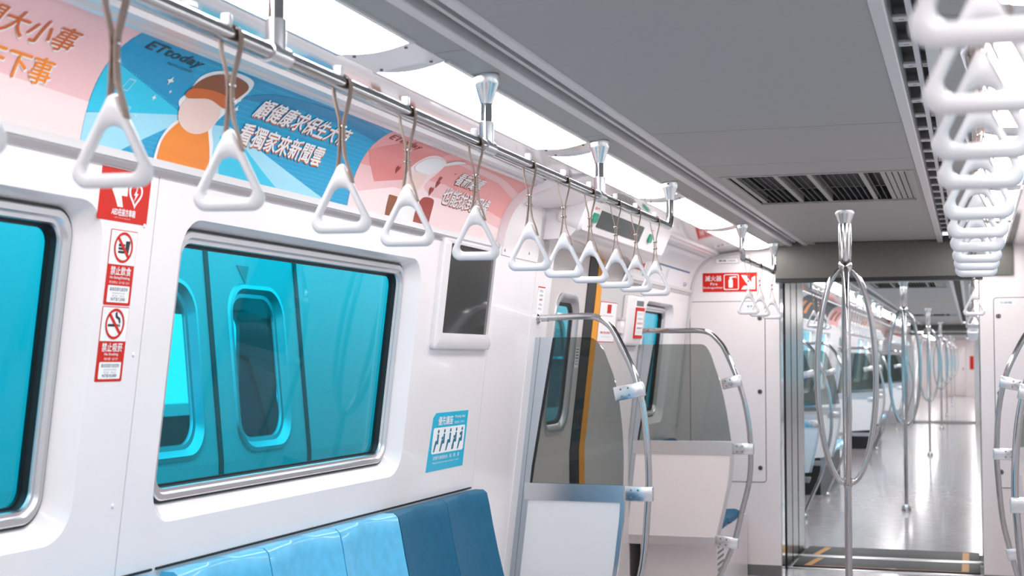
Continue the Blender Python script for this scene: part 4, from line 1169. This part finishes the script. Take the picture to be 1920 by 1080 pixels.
Bdoors = [13.62, 21.4, 29.6]
Bwins = [(11.3, 12.4), (15.7, 17.23), (17.55, 19.08), (23.8, 25.33), (25.65, 27.18), (30.75, 31.45)]
carriage(YB, YC, Bdoors, Bwins, 'next')
bulk(YB, 1, 'white end wall of the next carriage beyond the gangway')
bulk(YC, 1, 'white end wall at the far end of the next carriage')
Cdoors = [35.6, 43.8, 52.0]
Cwins = [(38.0, 39.53), (39.85, 41.38), (46.2, 47.73), (48.05, 49.58)]
carriage(YD, YF, Cdoors, Cwins, 'farthest')
bulk(YD, 1, 'white end wall where the farthest carriage starts'); bulk(YF, 1, 'closed white wall at the very end of the train', True)
g = MB(); g.box(-.67, -.64, YC+.05, YD, 0, 1.95, 'steel_wall'); g.box(.64, .67, YC+.05, YD, 0, 1.95, 'steel_wall'); g.box(-.7, .7, YC, YD, 1.92, 1.96, 'header_grey'); g.box(-.64, .64, YC, YD, -.02, .006, 'plate_dark')
struct(g.build('wall_left.002'), 'steel walls of the far gangway')
q = sempty('door_2', (0, YF, 0), 'closed cab door at the far end of the train')
m_ = MB(); m_.box(-.36, .36, YF-.03, YF, .02, 1.88, 'white_end', .01); m_.build('leaf', q)
m_ = MB(); m_.box(.26, .30, YF-.06, YF-.03, .98, 1.06, 'dark_steel', .004); m_.build('handle', q)
m_ = MB(); m_.box(.52, .66, YF-.02, YF, 1.0, 1.5, 'red', .004); tag(m_.build('fire_notice'), 'small red notice on the wall at the far end of the train', 'sign')
for y0, y1, n_ in ((YB+.25, YC-.2, 'next'), (YD+.25, YF-.2, 'farthest')):
    y = y0
    while y+1.35 < y1:
        light(-.705, y, y+1.35, 'glowing ceiling light on the left of the %s carriage' % n_, 'left lights of the %s carriage' % n_, False)
        light(.705, y, y+1.35, 'glowing ceiling light on the right of the %s carriage' % n_, 'right lights of the %s carriage' % n_, True)
        y += 1.53
vent(14.0, 15.1, 'dark ceiling vent of the next carriage seen over the gangway')
vent(24.0, 25.1, 'faint dark ceiling vent deep in the next carriage')
# rails, straps, partitions and seats of the next carriage
handrail(-.58, 11.0, 12.3, [], 'short chrome rail at the start of the next carriage, left', True, True)
handrail(.607, 11.0, 12.3, [], 'short chrome rail at the start of the next carriage, right', True, True)
handrail(-.58, 14.4, 19.9, [15.55, 16.7, 17.85, 18.9], 'long chrome strap rail on the left of the next carriage', True, True)
handrail(.607, 14.4, 19.9, [15.55, 16.7, 17.85, 18.9], 'long chrome strap rail on the right of the next carriage', True, True)
handrail(-.58, 22.6, 28.1, [23.75, 24.9, 26.05, 27.2], 'far chrome strap rail deep in the next carriage, left', True, True)
for a, b, st_ in ((11.25, 12.2, .4), (14.6, 19.8, .36), (22.8, 28.0, .36)):
    y = a
    while y < b:
        place(ST, fs_, (-.58, y, 1.93), 'small blurred white strap handle on the left in the next carriage', 'left straps in the next carriage').rotation_euler.z = random.uniform(-.1, .1)
        if y < 20: place(ST, fs_, (.607, y, 1.93), 'small white strap handle on the right in the next carriage', 'right straps in the next carriage').rotation_euler.z = random.uniform(-.1, .1)
        y += st_
for k, Y in enumerate((12.6, 14.66, 20.4, 22.4, 28.6, 30.6)):
    place_lab = ['first', 'second', 'third', 'fourth', 'fifth', 'sixth'][k]
    partition(Y, tubeB, glassB, lowB, 1.483, wx, .90, .36, 'partition_panel', 'blurred glass partition on the left of the next carriage, %s beyond the gangway' % place_lab, [(-.744, 1.262, .20, .13), (-.708, .824, 0., .12)])
    if k < 2: partition(Y, tubeA, glassA, lowA, 1.483, wx, .858, .40, 'partition_panel', 'blurred glass partition on the right of the next carriage, %s beyond the gangway' % place_lab, [(-.744, 1.262, .20, .13), (-.708, .824, 0., .12)], flip=True)
for a, b in ((10.9, 12.5), (14.8, 17.1), (22.6, 25.0)):
    y = a
    while y+.45 < b+.01:
        place(SL, fl, (0, y, 0), 'small blurred pale blue seat along the left wall of the next carriage', 'seats in the next carriage'); y += .45
    t = MB(); t.box(-1.26, -.9, a, b, 0, .40, 'black'); tag(t.build('seat_base'), 'dark seat base on the left of the next carriage, %s' % {10.9: 'at the gangway end', 14.8: 'under the first long bench', 22.6: 'under the farther long bench'}[a], 'seat base')
for a, b, c1, c2, lab in ((14.9, 18.3, 'ad_navy', 'ad_orange', 'dark navy and orange poster high on the left in the next carriage'), (11.0, 12.9, 'map_white', 'map_blue', 'white and blue poster high on the left just past the gangway'),
                          (18.5, 19.9, 'ad_rose', 'ad_brown', 'small rose poster on the left in the next carriage'), (23.5, 26.5, 'ad_skin', 'ad_rust', 'far peach poster deep in the next carriage')):
    p = MB(); p.loft([[CV(y, CL*i/12, .002) for i in range(13)] for y in (a, b)], c1, closed=False)
    P_(p, [(a+.1, .06), (a+.4, .06), (a+.6, .20), (a+.3, .20)], c2, .004); P_(p, [(a+.7, .06), (a+1.0, .06), (a+1.1, .20), (a+.85, .20)], c2, .004)
    tag(p.build('poster'), lab, 'poster')
q = MB(); q.box(-1.10, -.75, YC-.004, YC, 1.82, 1.95, 'red'); tag(q.build('fire_extinguisher_sign'), 'tiny red sign at the far end of the next carriage', 'sign')

# ------------------------------------------------------------------ neighbouring train outside the left windows
def NX(z): return -2.6-.10*(max(z, .93)-.93)
def NW(y, z, d): return (NX(z)-d, y, z)
nt_ = empty('neighbouring_train', (-2.7, 6, -.9), 'silver train standing outside the tinted windows, its doors with rounded panes', 'train')
dwin = [(4.93, 5.47), (5.82, 6.30), (13.0, 13.5), (14.0, 14.5), (-3.2, -2.7), (-2.3, -1.8)]
holes = [rrect(a, b, .99, 1.71, .13, 8) for a, b in dwin]+[rrect(a, b, 1.0, 1.72, .10, 6) for a, b in ((7.9, 9.5), (9.9, 11.5), (-.9, .7), (1.2, 3.6))]
q = MB(); q.prism(rect(-6, 30, -.9, .93), [], NW, 0, .03, 'train_body'); q.prism(rect(-6, 30, .93, 2.6), holes, NW, 0, .03, 'train_body')
q.extrude([(NX(2.6), 2.6), (NX(2.6)-.35, 2.85), (-4.2, 2.95), (-4.2, 2.93), (NX(2.6)-.3, 2.8)], -6, 30, 'train_body'); q.build('body_shell', nt_)
for a, b in dwin[:2]:
    fr = MB()
    def nr(k): return rrect(a+k, b-k, .99+k, 1.71-k, .13-k*.6, 8)
    fr.loft([[NW(p_, q_, e_) for p_, q_ in nr(k)] for k, e_ in ((-.035, .0), (-.03, -.012), (-.012, -.014), (.0, .0), (.012, .016), (.03, .018), (.035, .03))], 'aluminium'); fr.build('window_frame', nt_)
for a, b in dwin+[(7.9, 9.5), (9.9, 11.5), (-.9, .7), (1.2, 3.6)]:
    fr = MB(); fr.prism(rrect(a, b, .99, 1.71, .12, 8), [], NW, .022, .028, 'clear_glass'); fr.build('pane', nt_)
for y in (5.62, 6.50, 4.72):
    q = MB(); q.prism(rect(y-.018, y+.018, -.3, .93), [], NW, -.006, .0, 'train_dark'); q.prism(rect(y-.018, y+.018, .93, 2.2), [], NW, -.006, 0, 'train_dark'); q.build('door_seal', nt_)
q = MB(); q.prism([(5.90, 1.83), (6.02, 1.83), (5.97, 1.745)], [], NW, -.004, .0, 'ad_rose'); q.build('warning_mark', nt_)
q = MB(); q.box(-4.6, -2.64, -6, 30, .2, .3, 'train_inside')
q.prism(rect(-6, 30, .3, 2.6), [rrect(a, b, 1.0, 1.7, .1, 4) for a, b in ((7.2, 7.9), (8.2, 9.4), (10.0, 11.0), (5.6, 6.2), (2, 3.2), (12, 14))], lambda a, b, k: (-4.6-k, a, b), 0, .03, 'train_inside')
q.box(-4.6, -2.8, -6, 30, 2.30, 2.34, 'train_inside'); q.build('interior', nt_)
q = MB(); q.box(-40, 40, -40, 80, -1.05, -1.0, 'train_inside'); struct(q.build('floor'), 'grey depot ground outside the train')
